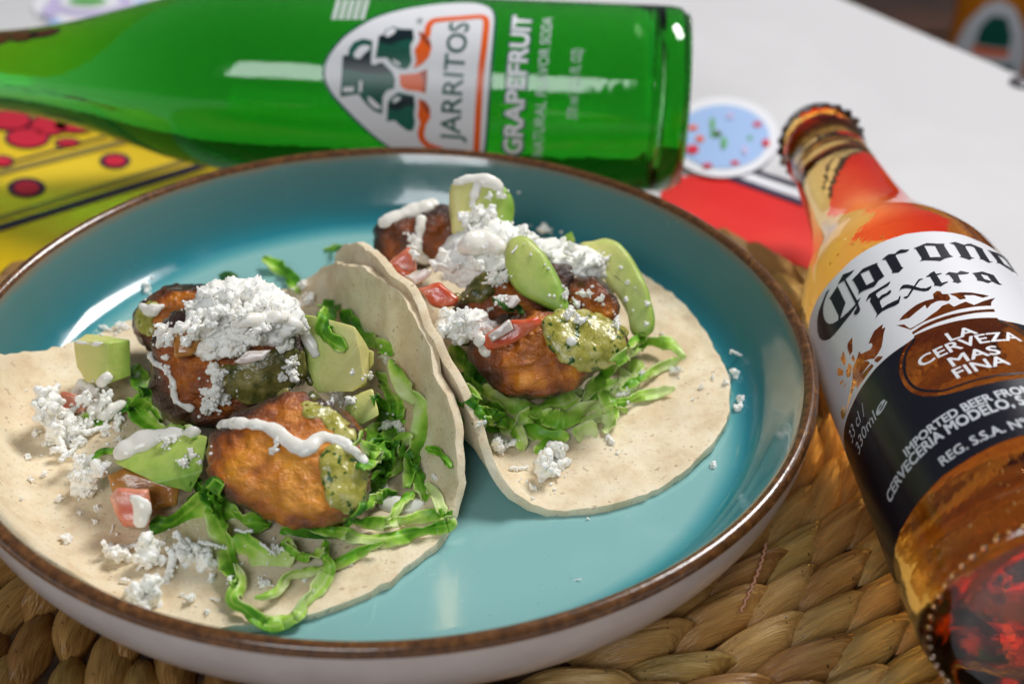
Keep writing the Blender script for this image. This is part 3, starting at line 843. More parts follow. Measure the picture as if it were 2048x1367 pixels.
# ---- crema
CG = 'crema drizzled over the tacos'
def drizzle(path, label, voxel=.0006, sink=.45, flatn=.52, name='crema_drizzle'):
    P = np.asarray(path, float)
    n = max(3, int(np.linalg.norm(np.diff(P[:, :2], axis=0), axis=1).sum() / 5)) if len(P) > 1 else 1
    Q = spline(P, n) if len(P) > 1 else P
    balls = []
    for x, y, r in Q:
        b = laid(x, y, 1.12 * r * rng.uniform(.75, 1.25), sink, flatn)
        if b is not None: balls.append(b)
    ds = np.array([depth(b[0]) for b in balls]); md = np.median(ds)
    balls = [b for b, d in zip(balls, ds) if abs(d - md) < .022]
    V, F = remeshed(balls, voxel, 4)
    o = obj(name, V, F, MT['crema']); fix_normals(o)
    tag(o, label, 'crema', CG)
    return o
solid(drizzle([(772, 962, 8), (768, 985, 9), (765, 1002, 13), (780, 1010, 16), (795, 1012, 18), (810, 1013, 18), (825, 1012, 17), (840, 1008, 12)], 'round crema drop near the front fold of the left taco'))
# ---- lettuce ribbons
LG = 'lettuce shreds in the tacos'
def ribbon(path, wpx, lift, label, leaf=.45, ruffle=.5, seed=0, group=LG, name='lettuce_shred', twist=.7, dz=None, mat='lettuce'):
    P2 = spline(path, max(16, int(4 + np.linalg.norm(np.diff(np.asarray(path, float), axis=0), axis=1).sum() / 2.6)))
    n = len(P2)
    D = []
    for i, (x, y) in enumerate(P2):
        h = cast(x, y)
        D.append(depth(h[0]) if h is not None else np.nan)
    D = np.array(D)
    D = np.where(np.isnan(D), np.nanmedian(D), D)
    k = 12
    Dp = np.pad(D, k, mode='edge')
    D = np.minimum(np.array([Dp[i:i + 2 * k + 1].mean() for i in range(n)]), D + .001)
    t = np.linspace(0, 1, n)
    rr = random.Random(seed * 77 + 5)
    p1, p2 = rr.uniform(0, 6), rr.uniform(0, 6)
    D = D - lift / 1000 * (1 + .35 * np.sin(t * 5 + p1))
    P = np.array([CO + ray(*q) * d for q, d in zip(P2, D)])
    T = np.gradient(P, axis=0); T /= np.linalg.norm(T, axis=1, keepdims=True)
    Lm = np.r_[0, np.cumsum(np.linalg.norm(np.diff(P, axis=0), axis=1))]
    V, A = [], []
    m = 9
    wob = rr.uniform(.9, 1.3)
    for i in range(n):
        vd = (P[i] - CO); vd /= np.linalg.norm(vd)
        B = np.cross(T[i], vd); B /= np.linalg.norm(B)
        N = np.cross(B, T[i])
        a = twist * math.sin(Lm[i] * 260 * wob + p1) * .9 + .5 * twist * math.sin(Lm[i] * 610 + p2)
        B2 = B * math.cos(a) + N * math.sin(a); N2 = -B * math.sin(a) + N * math.cos(a)
        end = min(1, .35 + 5 * min(t[i], 1 - t[i]))
        w = wpx * D[i] / FPX * end * (1 + .12 * math.sin(Lm[i] * 420 + p2)) * .72
        for j in range(m):
            s = -1 + 2 * j / (m - 1)
            off = ruffle * .0012 * (s * abs(s)) * math.sin(Lm[i] * 1500 + p1 + (2.1 if s > 0 else 0) + 1.5 * math.sin(Lm[i] * 400)) + .0009 * (1 - abs(s)) * math.cos(Lm[i] * 300 + p2)
            V.append(P[i] + B2 * s * w + N2 * off)
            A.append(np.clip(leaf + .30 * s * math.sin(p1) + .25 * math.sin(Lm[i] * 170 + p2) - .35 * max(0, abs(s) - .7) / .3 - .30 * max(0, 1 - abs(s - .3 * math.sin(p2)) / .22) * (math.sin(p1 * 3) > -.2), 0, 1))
    F = [[i * m + j, i * m + j + 1, (i + 1) * m + j + 1, (i + 1) * m + j] for i in range(n - 1) for j in range(m - 1)]
    o = obj(name, V, F, MT[mat])
    attr(o, 'leaf', A)
    md = o.modifiers.new('thick', 'SOLIDIFY'); md.thickness = .00028; md.offset = 0
    tag(o, label, 'lettuce' if mat == 'lettuce' else 'herb', group)
    solid(o)
    return o
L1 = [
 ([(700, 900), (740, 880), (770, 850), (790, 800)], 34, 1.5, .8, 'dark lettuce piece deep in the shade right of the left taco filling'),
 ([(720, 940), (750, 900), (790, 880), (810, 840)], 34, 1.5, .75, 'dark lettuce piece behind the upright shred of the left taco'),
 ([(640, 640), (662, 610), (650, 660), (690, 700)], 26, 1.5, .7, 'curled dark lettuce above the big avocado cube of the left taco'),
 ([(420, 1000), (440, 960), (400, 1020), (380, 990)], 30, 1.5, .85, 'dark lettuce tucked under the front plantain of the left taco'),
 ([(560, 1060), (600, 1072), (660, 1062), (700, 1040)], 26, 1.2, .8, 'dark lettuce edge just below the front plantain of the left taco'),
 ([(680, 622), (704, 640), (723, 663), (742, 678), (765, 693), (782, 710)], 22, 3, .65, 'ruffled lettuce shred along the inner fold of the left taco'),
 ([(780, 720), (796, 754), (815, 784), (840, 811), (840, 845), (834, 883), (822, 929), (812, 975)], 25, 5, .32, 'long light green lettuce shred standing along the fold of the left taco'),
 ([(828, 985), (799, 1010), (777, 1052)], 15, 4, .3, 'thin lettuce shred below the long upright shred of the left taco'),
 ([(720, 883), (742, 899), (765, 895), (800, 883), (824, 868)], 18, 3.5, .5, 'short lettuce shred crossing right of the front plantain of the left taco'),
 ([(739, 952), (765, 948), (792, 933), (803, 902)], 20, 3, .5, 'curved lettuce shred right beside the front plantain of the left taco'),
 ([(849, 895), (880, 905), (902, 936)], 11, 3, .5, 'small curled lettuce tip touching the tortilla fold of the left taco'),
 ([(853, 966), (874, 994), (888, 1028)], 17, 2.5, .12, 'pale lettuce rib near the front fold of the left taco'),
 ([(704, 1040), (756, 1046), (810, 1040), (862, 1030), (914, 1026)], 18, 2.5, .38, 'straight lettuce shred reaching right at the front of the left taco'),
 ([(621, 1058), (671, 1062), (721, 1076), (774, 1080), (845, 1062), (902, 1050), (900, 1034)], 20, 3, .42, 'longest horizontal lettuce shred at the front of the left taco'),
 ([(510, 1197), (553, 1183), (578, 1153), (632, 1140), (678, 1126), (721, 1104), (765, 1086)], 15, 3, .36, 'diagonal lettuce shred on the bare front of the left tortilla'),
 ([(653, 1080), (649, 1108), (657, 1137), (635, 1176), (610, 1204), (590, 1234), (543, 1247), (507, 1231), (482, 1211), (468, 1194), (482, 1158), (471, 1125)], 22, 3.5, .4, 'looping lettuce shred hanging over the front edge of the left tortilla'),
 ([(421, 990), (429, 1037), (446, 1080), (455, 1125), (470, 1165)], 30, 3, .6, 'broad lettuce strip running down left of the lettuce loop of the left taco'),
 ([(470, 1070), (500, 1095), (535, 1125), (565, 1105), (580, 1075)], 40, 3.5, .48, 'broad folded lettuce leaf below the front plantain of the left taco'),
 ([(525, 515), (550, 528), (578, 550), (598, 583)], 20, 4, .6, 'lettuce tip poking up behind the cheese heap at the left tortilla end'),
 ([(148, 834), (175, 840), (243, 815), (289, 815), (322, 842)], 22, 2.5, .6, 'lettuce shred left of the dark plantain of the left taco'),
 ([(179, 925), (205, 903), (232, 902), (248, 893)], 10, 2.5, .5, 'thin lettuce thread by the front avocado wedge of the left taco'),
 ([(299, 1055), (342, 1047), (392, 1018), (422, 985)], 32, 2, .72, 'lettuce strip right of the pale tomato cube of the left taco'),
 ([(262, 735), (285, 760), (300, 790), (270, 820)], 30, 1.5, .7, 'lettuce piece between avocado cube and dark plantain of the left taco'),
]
for i, (p, w, lf, leaf, lab) in enumerate(L1): ribbon(p, w, lf, lab, leaf, .22, i, twist=.7)
ribbon([(648, 500), (675, 495), (700, 502)], 10, 1.5, 'green lettuce sliver behind the top of the left tortilla fold', .7, .5, 31)
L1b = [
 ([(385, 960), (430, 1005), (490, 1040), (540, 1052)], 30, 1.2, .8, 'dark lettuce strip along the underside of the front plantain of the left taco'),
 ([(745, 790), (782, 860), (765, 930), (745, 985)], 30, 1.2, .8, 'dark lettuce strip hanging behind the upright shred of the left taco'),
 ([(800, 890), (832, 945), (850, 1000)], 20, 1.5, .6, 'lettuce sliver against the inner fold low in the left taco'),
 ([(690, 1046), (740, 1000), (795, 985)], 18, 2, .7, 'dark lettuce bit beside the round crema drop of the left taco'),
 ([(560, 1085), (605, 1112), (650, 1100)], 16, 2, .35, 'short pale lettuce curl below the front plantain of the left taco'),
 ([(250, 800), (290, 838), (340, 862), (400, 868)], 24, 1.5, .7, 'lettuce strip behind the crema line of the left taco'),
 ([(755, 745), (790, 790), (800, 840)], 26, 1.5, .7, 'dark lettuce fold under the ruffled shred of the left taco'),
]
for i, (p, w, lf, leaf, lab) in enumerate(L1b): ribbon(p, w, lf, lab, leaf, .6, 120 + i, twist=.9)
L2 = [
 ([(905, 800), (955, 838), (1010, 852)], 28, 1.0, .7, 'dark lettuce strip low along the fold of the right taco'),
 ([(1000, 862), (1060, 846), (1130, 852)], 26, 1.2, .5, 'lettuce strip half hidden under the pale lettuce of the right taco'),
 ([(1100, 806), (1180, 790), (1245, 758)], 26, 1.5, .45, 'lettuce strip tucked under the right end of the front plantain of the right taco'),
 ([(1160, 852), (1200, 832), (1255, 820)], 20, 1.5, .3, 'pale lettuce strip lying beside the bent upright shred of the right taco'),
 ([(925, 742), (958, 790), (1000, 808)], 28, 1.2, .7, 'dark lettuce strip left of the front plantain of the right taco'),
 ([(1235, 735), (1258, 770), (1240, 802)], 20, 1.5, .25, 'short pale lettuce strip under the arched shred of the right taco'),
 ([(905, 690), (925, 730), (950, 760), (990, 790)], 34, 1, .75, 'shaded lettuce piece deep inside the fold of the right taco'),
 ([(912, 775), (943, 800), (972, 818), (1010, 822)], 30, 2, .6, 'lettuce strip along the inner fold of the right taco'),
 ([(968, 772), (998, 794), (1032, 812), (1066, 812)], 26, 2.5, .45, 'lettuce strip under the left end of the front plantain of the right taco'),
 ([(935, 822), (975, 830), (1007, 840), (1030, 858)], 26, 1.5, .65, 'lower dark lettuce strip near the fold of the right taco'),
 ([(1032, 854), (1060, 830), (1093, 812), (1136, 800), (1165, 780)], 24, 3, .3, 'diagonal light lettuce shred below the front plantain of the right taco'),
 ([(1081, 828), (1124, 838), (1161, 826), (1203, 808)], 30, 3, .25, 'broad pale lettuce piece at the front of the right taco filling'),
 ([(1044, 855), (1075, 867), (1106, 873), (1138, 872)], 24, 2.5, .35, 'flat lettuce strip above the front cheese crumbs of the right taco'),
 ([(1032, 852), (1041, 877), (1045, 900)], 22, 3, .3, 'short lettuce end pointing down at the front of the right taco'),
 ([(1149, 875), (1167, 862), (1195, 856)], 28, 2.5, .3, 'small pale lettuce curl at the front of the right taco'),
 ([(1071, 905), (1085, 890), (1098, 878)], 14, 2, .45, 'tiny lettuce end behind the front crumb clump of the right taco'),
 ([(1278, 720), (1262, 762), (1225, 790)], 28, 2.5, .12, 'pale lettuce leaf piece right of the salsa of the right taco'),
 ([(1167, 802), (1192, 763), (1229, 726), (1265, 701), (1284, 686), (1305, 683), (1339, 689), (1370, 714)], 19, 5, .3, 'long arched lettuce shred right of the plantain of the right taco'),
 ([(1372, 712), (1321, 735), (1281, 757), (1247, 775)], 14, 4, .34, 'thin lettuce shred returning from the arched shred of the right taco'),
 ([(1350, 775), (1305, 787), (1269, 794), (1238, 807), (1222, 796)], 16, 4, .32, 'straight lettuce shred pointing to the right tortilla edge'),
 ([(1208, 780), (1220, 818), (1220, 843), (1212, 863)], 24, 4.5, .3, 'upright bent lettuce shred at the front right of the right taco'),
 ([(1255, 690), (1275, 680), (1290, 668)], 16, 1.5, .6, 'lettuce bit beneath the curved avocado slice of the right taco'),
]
for i, (p, w, lf, leaf, lab) in enumerate(L2): ribbon(p, w, lf, lab, leaf, .2, 50 + i, twist=.7)
ribbon([(440, 562), (458, 553), (470, 560), (482, 572)], 16, 6, 'cilantro leaf sticking out of the cheese heap of the left taco', .6, .6, 90, 'cilantro bits on the tacos', 'cilantro_leaf', .6, None, 'herb')
ribbon([(985, 598), (1003, 610), (1020, 618), (1036, 614), (1046, 630)], 8, 4, 'cilantro sprig on the onion of the right taco', .6, .5, 91, 'cilantro bits on the tacos', 'cilantro_leaf', .6, None, 'herb')

cre = [
 ([(245, 905, 17), (262, 895, 21), (285, 884, 20), (315, 874, 17), (340, 868, 14), (400, 862, 13), (450, 850, 13), (490, 847, 12), (540, 856, 13), (578, 882, 14), (612, 900, 15), (640, 874, 12), (672, 880, 12), (706, 900, 12), (730, 922, 9)], 'long crema line zigzagging over the front plantain of the left taco'),
 ([(150, 683, 5), (185, 688, 6), (212, 686, 5)], 'crema smear on top of the left avocado cube'),
 ([(214, 755, 10), (195, 775, 12), (190, 800, 15), (198, 822, 17), (225, 818, 15), (245, 808, 10)], 'crema blob between the left avocado cube and the cheese trail'),
 ([(285, 612, 9), (300, 622, 13), (325, 612, 9)], 'crema smear on the back left plantain of the left taco'),
 ([(300, 690, 9), (305, 720, 8), (325, 735, 7), (345, 760, 7), (352, 800, 8), (380, 815, 9)], 'crema trickle down the dark plantain of the left taco'),
 ([(265, 995, 10), (285, 1010, 16), (282, 1040, 13)], 'crema running over the pale tomato cube of the left taco'),
 ([(765, 448, 12), (800, 432, 15), (850, 415, 15), (892, 402, 13)], 'thick crema coat along the top of the dark back plantain of the right taco'),
 ([(842, 440, 11), (838, 475, 9), (832, 505, 12), (850, 520, 10)], 'crema drip down the face of the dark back plantain of the right taco'),
 ([(912, 366, 9), (945, 358, 11), (985, 366, 13), (1000, 378, 8)], 'crema cap on the upright avocado piece of the right taco'),
 ([(955, 372, 10), (948, 392, 9), (944, 410, 7)], 'crema trickle down the upright avocado piece of the right taco'),
 ([(1115, 515, 12), (1140, 530, 18), (1165, 545, 12)], 'crema blob next to the avocado wedge of the right taco'),
 ([(955, 668, 9), (964, 688, 13), (972, 704, 10)], 'crema drop hanging by the tomato strip of the right taco'),
 ([(1141, 682, 11), (1144, 683, 11)], 'single round crema dot on the salsa of the right taco'),
]
for p, lab in cre: solid(drizzle(p, lab))

# ---- fresh cheese: clumps of curd
def clump(seed, kind):
    rr = np.random.default_rng(seed)
    balls = []
    if kind == 'rod':
        for k in range(9):
            t = -1 + 2 * k / 8
            balls.append((np.array([t * 2.2, .25 * math.sin(t * 3 + seed), .1 * rr.normal()]), .50 + .08 * rr.normal()))
            balls.append((np.array([t * 2.2, .3 * rr.normal(), .3 * rr.normal()]), .30))
    else:
        n = {'lump': 17, 'rough': 24, 'small': 8}[kind]
        ell_ = rr.uniform(.7, 1.15, 3); ell_[2] *= .8
        for k in range(n):
            d = rr.normal(size=3); d /= np.linalg.norm(d)
            q = d * rr.uniform(.2, 1) ** .55 * ell_
            s = rr.uniform(.20, .52)
            M = np.eye(3) * s + np.outer(d, d) * rr.uniform(-.05, .12)
            balls.append((q, M))
        balls.append((np.zeros(3), .6))
        if kind == 'rough':
            a = rr.normal(size=3); a /= np.linalg.norm(a)
            for k in range(7): balls.append((a * (.5 + .17 * k) + rr.normal(size=3) * .07, .27))
    V, F = remeshed(balls, .085, 2, .4, ICO1)
    V = np.array([v * (1 + .07 * nz(v, 4.5, seed) + .03 * nz(v, 11, seed)) for v in V])
    V /= np.abs(V).max() if kind != 'rod' else 2.7
    me = bpy.data.meshes.new('cheese_crumb'); me.from_pydata(V.tolist(), [], F)
    me.polygons.foreach_set('use_smooth', [True] * len(me.polygons)); me.materials.append(MT['cheese'])
    return me
CL = [clump(i, 'lump') for i in range(6)] + [clump(20 + i, 'rough') for i in range(6)]
RO = [clump(40 + i, 'rod') for i in range(4)]
SM = [clump(60 + i, 'small') for i in range(5)]
GR = []
def crumb(px, py, rpx, label, group, kind=None, up=.35):
    h = cast(px, py)
    if h is None: return
    P, N = h
    r = rpx * depth(P) / FPX
    kind = kind or ('rod' if random.random() < .13 else 'small' if rpx < 9 else 'lump')
    me = random.choice({'rod': RO, 'small': SM, 'lump': CL}[kind])
    C = P + N * r * up
    o = bpy.data.objects.new('cheese_crumb', me); COL.objects.link(o)
    o.location = C
    o.rotation_euler = [random.uniform(0, 6.28) for _ in range(3)] if kind != 'rod' else (random.uniform(0, 6), random.uniform(-.5, .5), random.uniform(0, 6.28))
    s = r * random.uniform(.95, 1.2) * (1.45 if kind == 'rod' else 1.08)
    o.scale = (s, s * random.uniform(.85, 1.1), s * random.uniform(.8, 1.05))
    tag(o, label, 'cheese', group)
    BALLS.append((*C, r * .72))
def heap(cx, cy, rx, ry, n, rpx, where, up=.35, rot=0):
    for k in range(n):
        a = random.uniform(0, 2 * math.pi); q = random.random() ** .6
        x, y = rx * q * math.cos(a), ry * q * math.sin(a)
        c, s = math.cos(R(rot)), math.sin(R(rot))
        x, y = c * x - s * y, s * x + c * y
        crumb(cx + x, cy + y, rpx * random.uniform(.65, 1.15), 'white fresh cheese crumb ' + where, 'cheese crumbs ' + where, up=up)
        for _ in range(2):
            GR.append((cx + x * 1.15 + random.gauss(0, rpx * .9), cy + y * 1.15 + random.gauss(0, rpx * .8), random.uniform(1.8, 4.2)))
def mound(outline, z, label, seed, T=.008, Tb=.010):
    return pillow('cheese_mound', outline, z, T, Tb, 2.4, MT['mound'], label, 'cheese', 'packed cheese heaps of the tacos', (0, .5), .0016, 260, seed, True, 26, 120, None, None, .9)
mound([(375, 640), (395, 590), (440, 566), (510, 562), (570, 590), (608, 630), (590, 670), (520, 690), (450, 712), (395, 705), (370, 680)], .0625, 'packed white cheese heap on the dark plantain of the left taco', 1.3)
mound([(880, 520), (900, 480), (935, 440), (970, 420), (1010, 440), (1050, 470), (1110, 480), (1180, 500), (1215, 530), (1190, 560), (1120, 545), (1050, 560), (1010, 585), (940, 570), (890, 550)], .0545, 'packed white cheese heap across the top of the right taco', 2.6, .007, .012)
mound([(875, 650), (905, 625), (960, 625), (985, 650), (960, 672), (910, 680), (885, 670)], .0560, 'packed white cheese lump beside the fold of the right taco', 4.4, .004, .006)
w = 'in the tall heap on top of the left taco'
heap(480, 670, 108, 50, 14, 20, w, .3)
heap(470, 640, 104, 48, 14, 20, w, .4)
heap(470, 605, 78, 34, 14, 19, w, .5)
w = 'clinging to the dark plantain of the left taco'
heap(425, 775, 42, 40, 12, 18, w, .3); heap(340, 690, 34, 50, 11, 17, w, .3); heap(585, 735, 35, 22, 6, 13, w)
w = 'behind the left avocado cube of the left taco'
heap(232, 660, 26, 9, 4, 10, w); heap(289, 580, 9, 6, 2, 11, w)
w = 'in the trail at the left side of the left taco'
heap(95, 815, 36, 18, 7, 27, w); heap(150, 862, 50, 26, 10, 28, w); heap(190, 785, 46, 26, 8, 23, w); heap(172, 930, 48, 42, 12, 28, w); heap(168, 990, 16, 8, 2, 13, w); heap(225, 850, 30, 18, 4, 12, w)
w = 'on the front avocado wedge of the left taco'
heap(385, 912, 30, 20, 6, 12, w); heap(330, 885, 40, 12, 4, 9, w)
w = 'dotted singly over the left tortilla'
for x, y, r in ((70, 870, 12), (112, 905, 11), (88, 950, 9), (118, 1000, 10), (190, 1045, 9), (225, 1060, 8), (60, 960, 7), (430, 1200, 9), (415, 1225, 10), (350, 1235, 9), (240, 880, 10), (210, 870, 12), (250, 1165, 11), (480, 1130, 8), (700, 1130, 6), (610, 1160, 7)): crumb(x, y, r, 'white fresh cheese crumb ' + w, 'cheese crumbs ' + w)
w = 'scattered on the bare front of the left tortilla'
heap(245, 1112, 24, 16, 4, 28, w); heap(322, 1112, 38, 24, 6, 29, w); heap(392, 1105, 36, 26, 6, 28, w); heap(292, 1190, 42, 20, 7, 30, w); heap(385, 1195, 16, 9, 2, 12, w, ); heap(440, 1160, 20, 7, 2, 11, w)
for x, y, r in ((55, 916, 9), (132, 1082, 13), (196, 1018, 9), (160, 1026, 6), (365, 1190, 9), (300, 1075, 10), (40, 1000, 5), (90, 890, 9)): crumb(x, y, r, 'white fresh cheese crumb ' + w, 'cheese crumbs ' + w)
w = 'on the lettuce at the front of the left taco'
heap(545, 1097, 36, 9, 4, 12, w); heap(545, 1165, 26, 9, 3, 12, w); crumb(490, 1066, 17, 'white fresh cheese crumb ' + w, 'cheese crumbs ' + w, 'rod')
for x, y, r in ((870, 955, 9), (625, 1180, 5), (300, 1040, 12), (550, 900, 12), (556, 880, 9)): crumb(x, y, r, 'white fresh cheese crumb ' + w, 'cheese crumbs ' + w)
w = 'near the tortilla fold of the left taco'
heap(682, 797, 34, 12, 7, 13, w); heap(790, 850, 20, 16, 4, 14, w); heap(765, 722, 10, 18, 3, 12, w); heap(612, 602, 18, 12, 4, 12, w); heap(604, 568, 8, 8, 2, 10, w); heap(738, 748, 14, 10, 2, 8, w); crumb(704, 744, 8, 'white fresh cheese crumb ' + w, 'cheese crumbs ' + w)
w = 'on the upper heap of the right taco'
heap(960, 440, 34, 32, 8, 16, w, .4); heap(985, 392, 22, 14, 3, 13, w); heap(930, 520, 60, 32, 9, 17, w, .4); heap(970, 500, 45, 30, 5, 16, w, .4); heap(985, 565, 42, 22, 6, 15, w); heap(1060, 462, 38, 10, 4, 14, w); heap(1105, 492, 46, 24, 5, 15, w); heap(1178, 522, 36, 20, 5, 16, w)
w = 'over the dark back plantain of the right taco'
heap(822, 495, 28, 26, 5, 12, w); heap(885, 555, 20, 14, 3, 12, w)
w = 'beside the tortilla fold of the right taco'
heap(925, 645, 50, 20, 8, 17, w, .4); heap(990, 600, 20, 20, 4, 12, w)
w = 'on the salsa and plantain of the right taco'
heap(1165, 590, 40, 18, 6, 12, w); heap(1155, 635, 22, 16, 4, 12, w); heap(1235, 650, 16, 16, 3, 11, w)
for x, y, r in ((1242, 535, 6), (1255, 566, 7), (1252, 600, 11), (1296, 608, 7), (1266, 620, 3), (1292, 648, 6), (1270, 575, 3), (1030, 500, 9), (1062, 510, 4)): crumb(x, y, r, 'white fresh cheese crumb ' + w, 'cheese crumbs ' + w)
w = 'lying at the front of the right tortilla'
heap(985, 892, 40, 20, 7, 21, w); heap(1098, 915, 30, 28, 8, 25, w, .5); heap(962, 852, 16, 8, 2, 11, w); heap(1220, 880, 12, 9, 2, 11, w)
crumb(1036, 940, 17, 'white fresh cheese crumb ' + w, 'cheese crumbs ' + w, 'rod')
for x, y, r in ((1066, 978, 9), (1064, 997, 5), (1037, 962, 5), (1235, 908, 4)): crumb(x, y, r, 'white fresh cheese crumb ' + w, 'cheese crumbs ' + w)
w = 'on the flat right part of the right tortilla'
heap(1242, 788, 14, 9, 3, 10, w); heap(1284, 745, 8, 5, 1, 10, w); heap(1358, 742, 12, 9, 2, 12, w)
for x, y, r in ((1404, 770, 4), (1425, 755, 7), (1385, 800, 4), (1325, 670, 8), (1402, 776, 6)): crumb(x, y, r, 'white fresh cheese crumb ' + w, 'cheese crumbs ' + w)
w = 'loose on the teal plate right of the tacos'
crumb(1481, 710, 14, 'white fresh cheese crumb ' + w, 'cheese crumbs ' + w, 'rod')
for x, y, r in ((1472, 750, 13), (1452, 766, 8), (1460, 758, 8), (1483, 800, 12), (1478, 816, 13), (1428, 932, 13), (1155, 1160, 6), (1176, 1038, 4), (1088, 1018, 4)): crumb(x, y, r, 'white fresh cheese crumb ' + w, 'cheese crumbs ' + w)
V, F, n = [], [], 0
for x, y, r in GR:
    h = cast(x, y)
    if h is None or h[0][2] < .0265: continue
    P, N = h; s = r * depth(P) / FPX
    Q = ICO1[0] * s * rng.uniform(.7, 1.2, 3) + P + N * s * .4
    V.append(Q); F += [[i + n for i in f] for f in ICO1[1]]; n += len(Q)
tag(obj('cheese_grains', np.vstack(V), F, MT['cheese']), 'fine grains of fresh cheese sprinkled over both tacos', 'cheese', kind='stuff')
# crema poured over the heaps after the cheese
for p, lab in [
 ([(470, 650, 9), (505, 640, 13), (560, 636, 14), (598, 656, 13), (624, 690, 11), (632, 712, 8)], 'crema band running over the cheese heap of the left taco'),
 ([(385, 630, 9), (370, 655, 9), (335, 665, 8), (318, 690, 8)], 'thin crema on the left flank of the cheese heap of the left taco'),
 ([(925, 495, 13), (955, 486, 22), (985, 490, 18), (1005, 500, 9)], 'big smooth crema dollop in the middle of the right taco'),
]: drizzle(p, lab, .0006, .2)
# herb specks in the toasted tortilla and plate
pts = [(65, 993, 4), (72, 990, 3), (200, 1046, 3), (1343, 940, 0)]

# ================================================================== BOTTLES
class Axis:
    """a lying bottle: points by (mm round the body, mm along it)"""
    def __init__(s, A, d, Rr, prof):
        s.A, s.d, s.R, s.prof = np.asarray(A, float), np.asarray(d, float) / np.linalg.norm(d), Rr, prof
        s.up = np.array([0, 0, 1.0]); s.side = np.cross(s.d, s.up); s.side /= np.linalg.norm(s.side); s.up = np.cross(s.side, s.d)
    def uv(s, px, py):
        v = ray(px, py); w = CO - s.A
        vp, wp = v - (v @ s.d) * s.d, w - (w @ s.d) * s.d
        a, b, c = vp @ vp, 2 * vp @ wp, wp @ wp - s.R ** 2
        t = (-b - math.sqrt(max(b * b - 4 * a * c, 0))) / (2 * a)
        P = CO + t * v; ax = (P - s.A) @ s.d; q = P - s.A - ax * s.d
        return math.atan2(q @ s.side, q @ s.up) * s.R * 1000, ax * 1000
    def xyz(s, u, v, off):
        a = u / 1000 / s.R; r = s.prof(v / 1000) + off
        return s.A + s.d * (v / 1000) + (s.up * math.cos(a) + s.side * math.sin(a)) * r
    def wrap(s, name, loops, mat, parent, off, step=1.6):
        """flat shapes [(outer, hole, ...)] in mm, bent round the body"""
        bm = bmesh.new()
        for lp in loops:
            pl = [[Vector((p[0], p[1], 0)) for p in l] for l in lp]
            allp = [p for l in pl for p in l]
            vs = [bm.verts.new(p) for p in allp]
            for t in tessellate_polygon(pl):
                try: bm.faces.new([vs[i] for i in t])
                except ValueError: pass
        return s.bend(name, bm, mat, parent, off, step)
    def bend(s, name, bm, mat, parent, off, step=1.6):
        us = [v.co.x for v in bm.verts]; vv = [v.co.y for v in bm.verts]
        for lo, hi, no, st in ((min(us), max(us), (1, 0, 0), step), (min(vv), max(vv), (0, 1, 0), step * 2)):
            x = lo + st
            while x < hi:
                bmesh.ops.bisect_plane(bm, geom=bm.verts[:] + bm.edges[:] + bm.faces[:], plane_co=Vector(no) * x, plane_no=no, dist=1e-5)
                x += st
        V, F = [], []
        bm.verts.index_update()
        for v in bm.verts: V.append(s.xyz(v.co.x, v.co.y, off + v.co.z))
        for f in bm.faces: F.append([v.index for v in f.verts])
        bm.free()
        V = np.array(V)
        F2 = []
        for f in F:
            n = np.cross(V[f[1]] - V[f[0]], V[f[2]] - V[f[0]])
            c = V[f].mean(0) - s.A; c = c - (c @ s.d) * s.d
            F2.append(f if n @ c > 0 else f[::-1])
        return obj(name, V, F2, mat, parent)
    def text(s, name, body, p0, p1, tops, mat, parent, off, bold=.0, step=1.2):
        """p0, p1: ends of the base line; tops: a point on the cap line"""
        cu_ = bpy.data.curves.new('t', 'FONT'); cu_.body = body; cu_.size = 1; cu_.resolution_u = 3; cu_.fill_mode = 'BOTH'
        o = bpy.data.objects.new('t', cu_); COL.objects.link(o)
        dg = bpy.context.evaluated_depsgraph_get(); dg.update()
        me = bpy.data.meshes.new_from_object(o.evaluated_get(dg))
        bpy.data.objects.remove(o); bpy.data.curves.remove(cu_)
        bm = bmesh.new(); bm.from_mesh(me); bpy.data.meshes.remove(me)
        if bold:       # heavier strokes: the same outline a little to each side, each on its own thin layer
            src = bm.faces[:] + bm.verts[:] + bm.edges[:]
            for k, (dx, dy) in enumerate(((bold, bold), (bold, -bold), (-bold, bold), (-bold, -bold))):
                g = bmesh.ops.duplicate(bm, geom=src)['geom']
                for v in g:
                    if isinstance(v, bmesh.types.BMVert): v.co += Vector((dx, dy, (k + 1) * 6e-6))
        xs = [v.co.x for v in bm.verts]
        a, b, t = (np.array(s.uv(*p)) for p in (p0, p1, tops))
        ex = b - a; L = np.linalg.norm(ex); ex = ex / L; ey = np.array([-ex[1], ex[0]])
        H = (t - a) @ ey
        capH = max(v.co.y for v in bm.verts)
        for v in bm.verts:
            q = a + ex * (v.co.x - min(xs)) / (max(xs) - min(xs)) * L + ey * v.co.y / capH * H
            v.co = (q[0], q[1], v.co.z)
        return s.bend(name, bm, mat, parent, off, step)
def zoomed(x0, y0, sc):
    return lambda L: [(x0 + x * sc, y0 + y * sc) for x, y in L]
def bottle_mesh(name, prof, ax, mat, parent, n=128):
    V, F = lathe(prof, n, ax.A, ax.d, ax.up)
    o = obj(name, V, F, mat, parent); fix_normals(o)
    return o
def drink(prof, ax, parent, wall=.0028):
    V, F = lathe([(t, max(r, 0)) for t, r in prof], 96, ax.A, ax.d, ax.up)
    o = obj('drink', V, F, MT['drink'], parent); fix_normals(o)
    return o
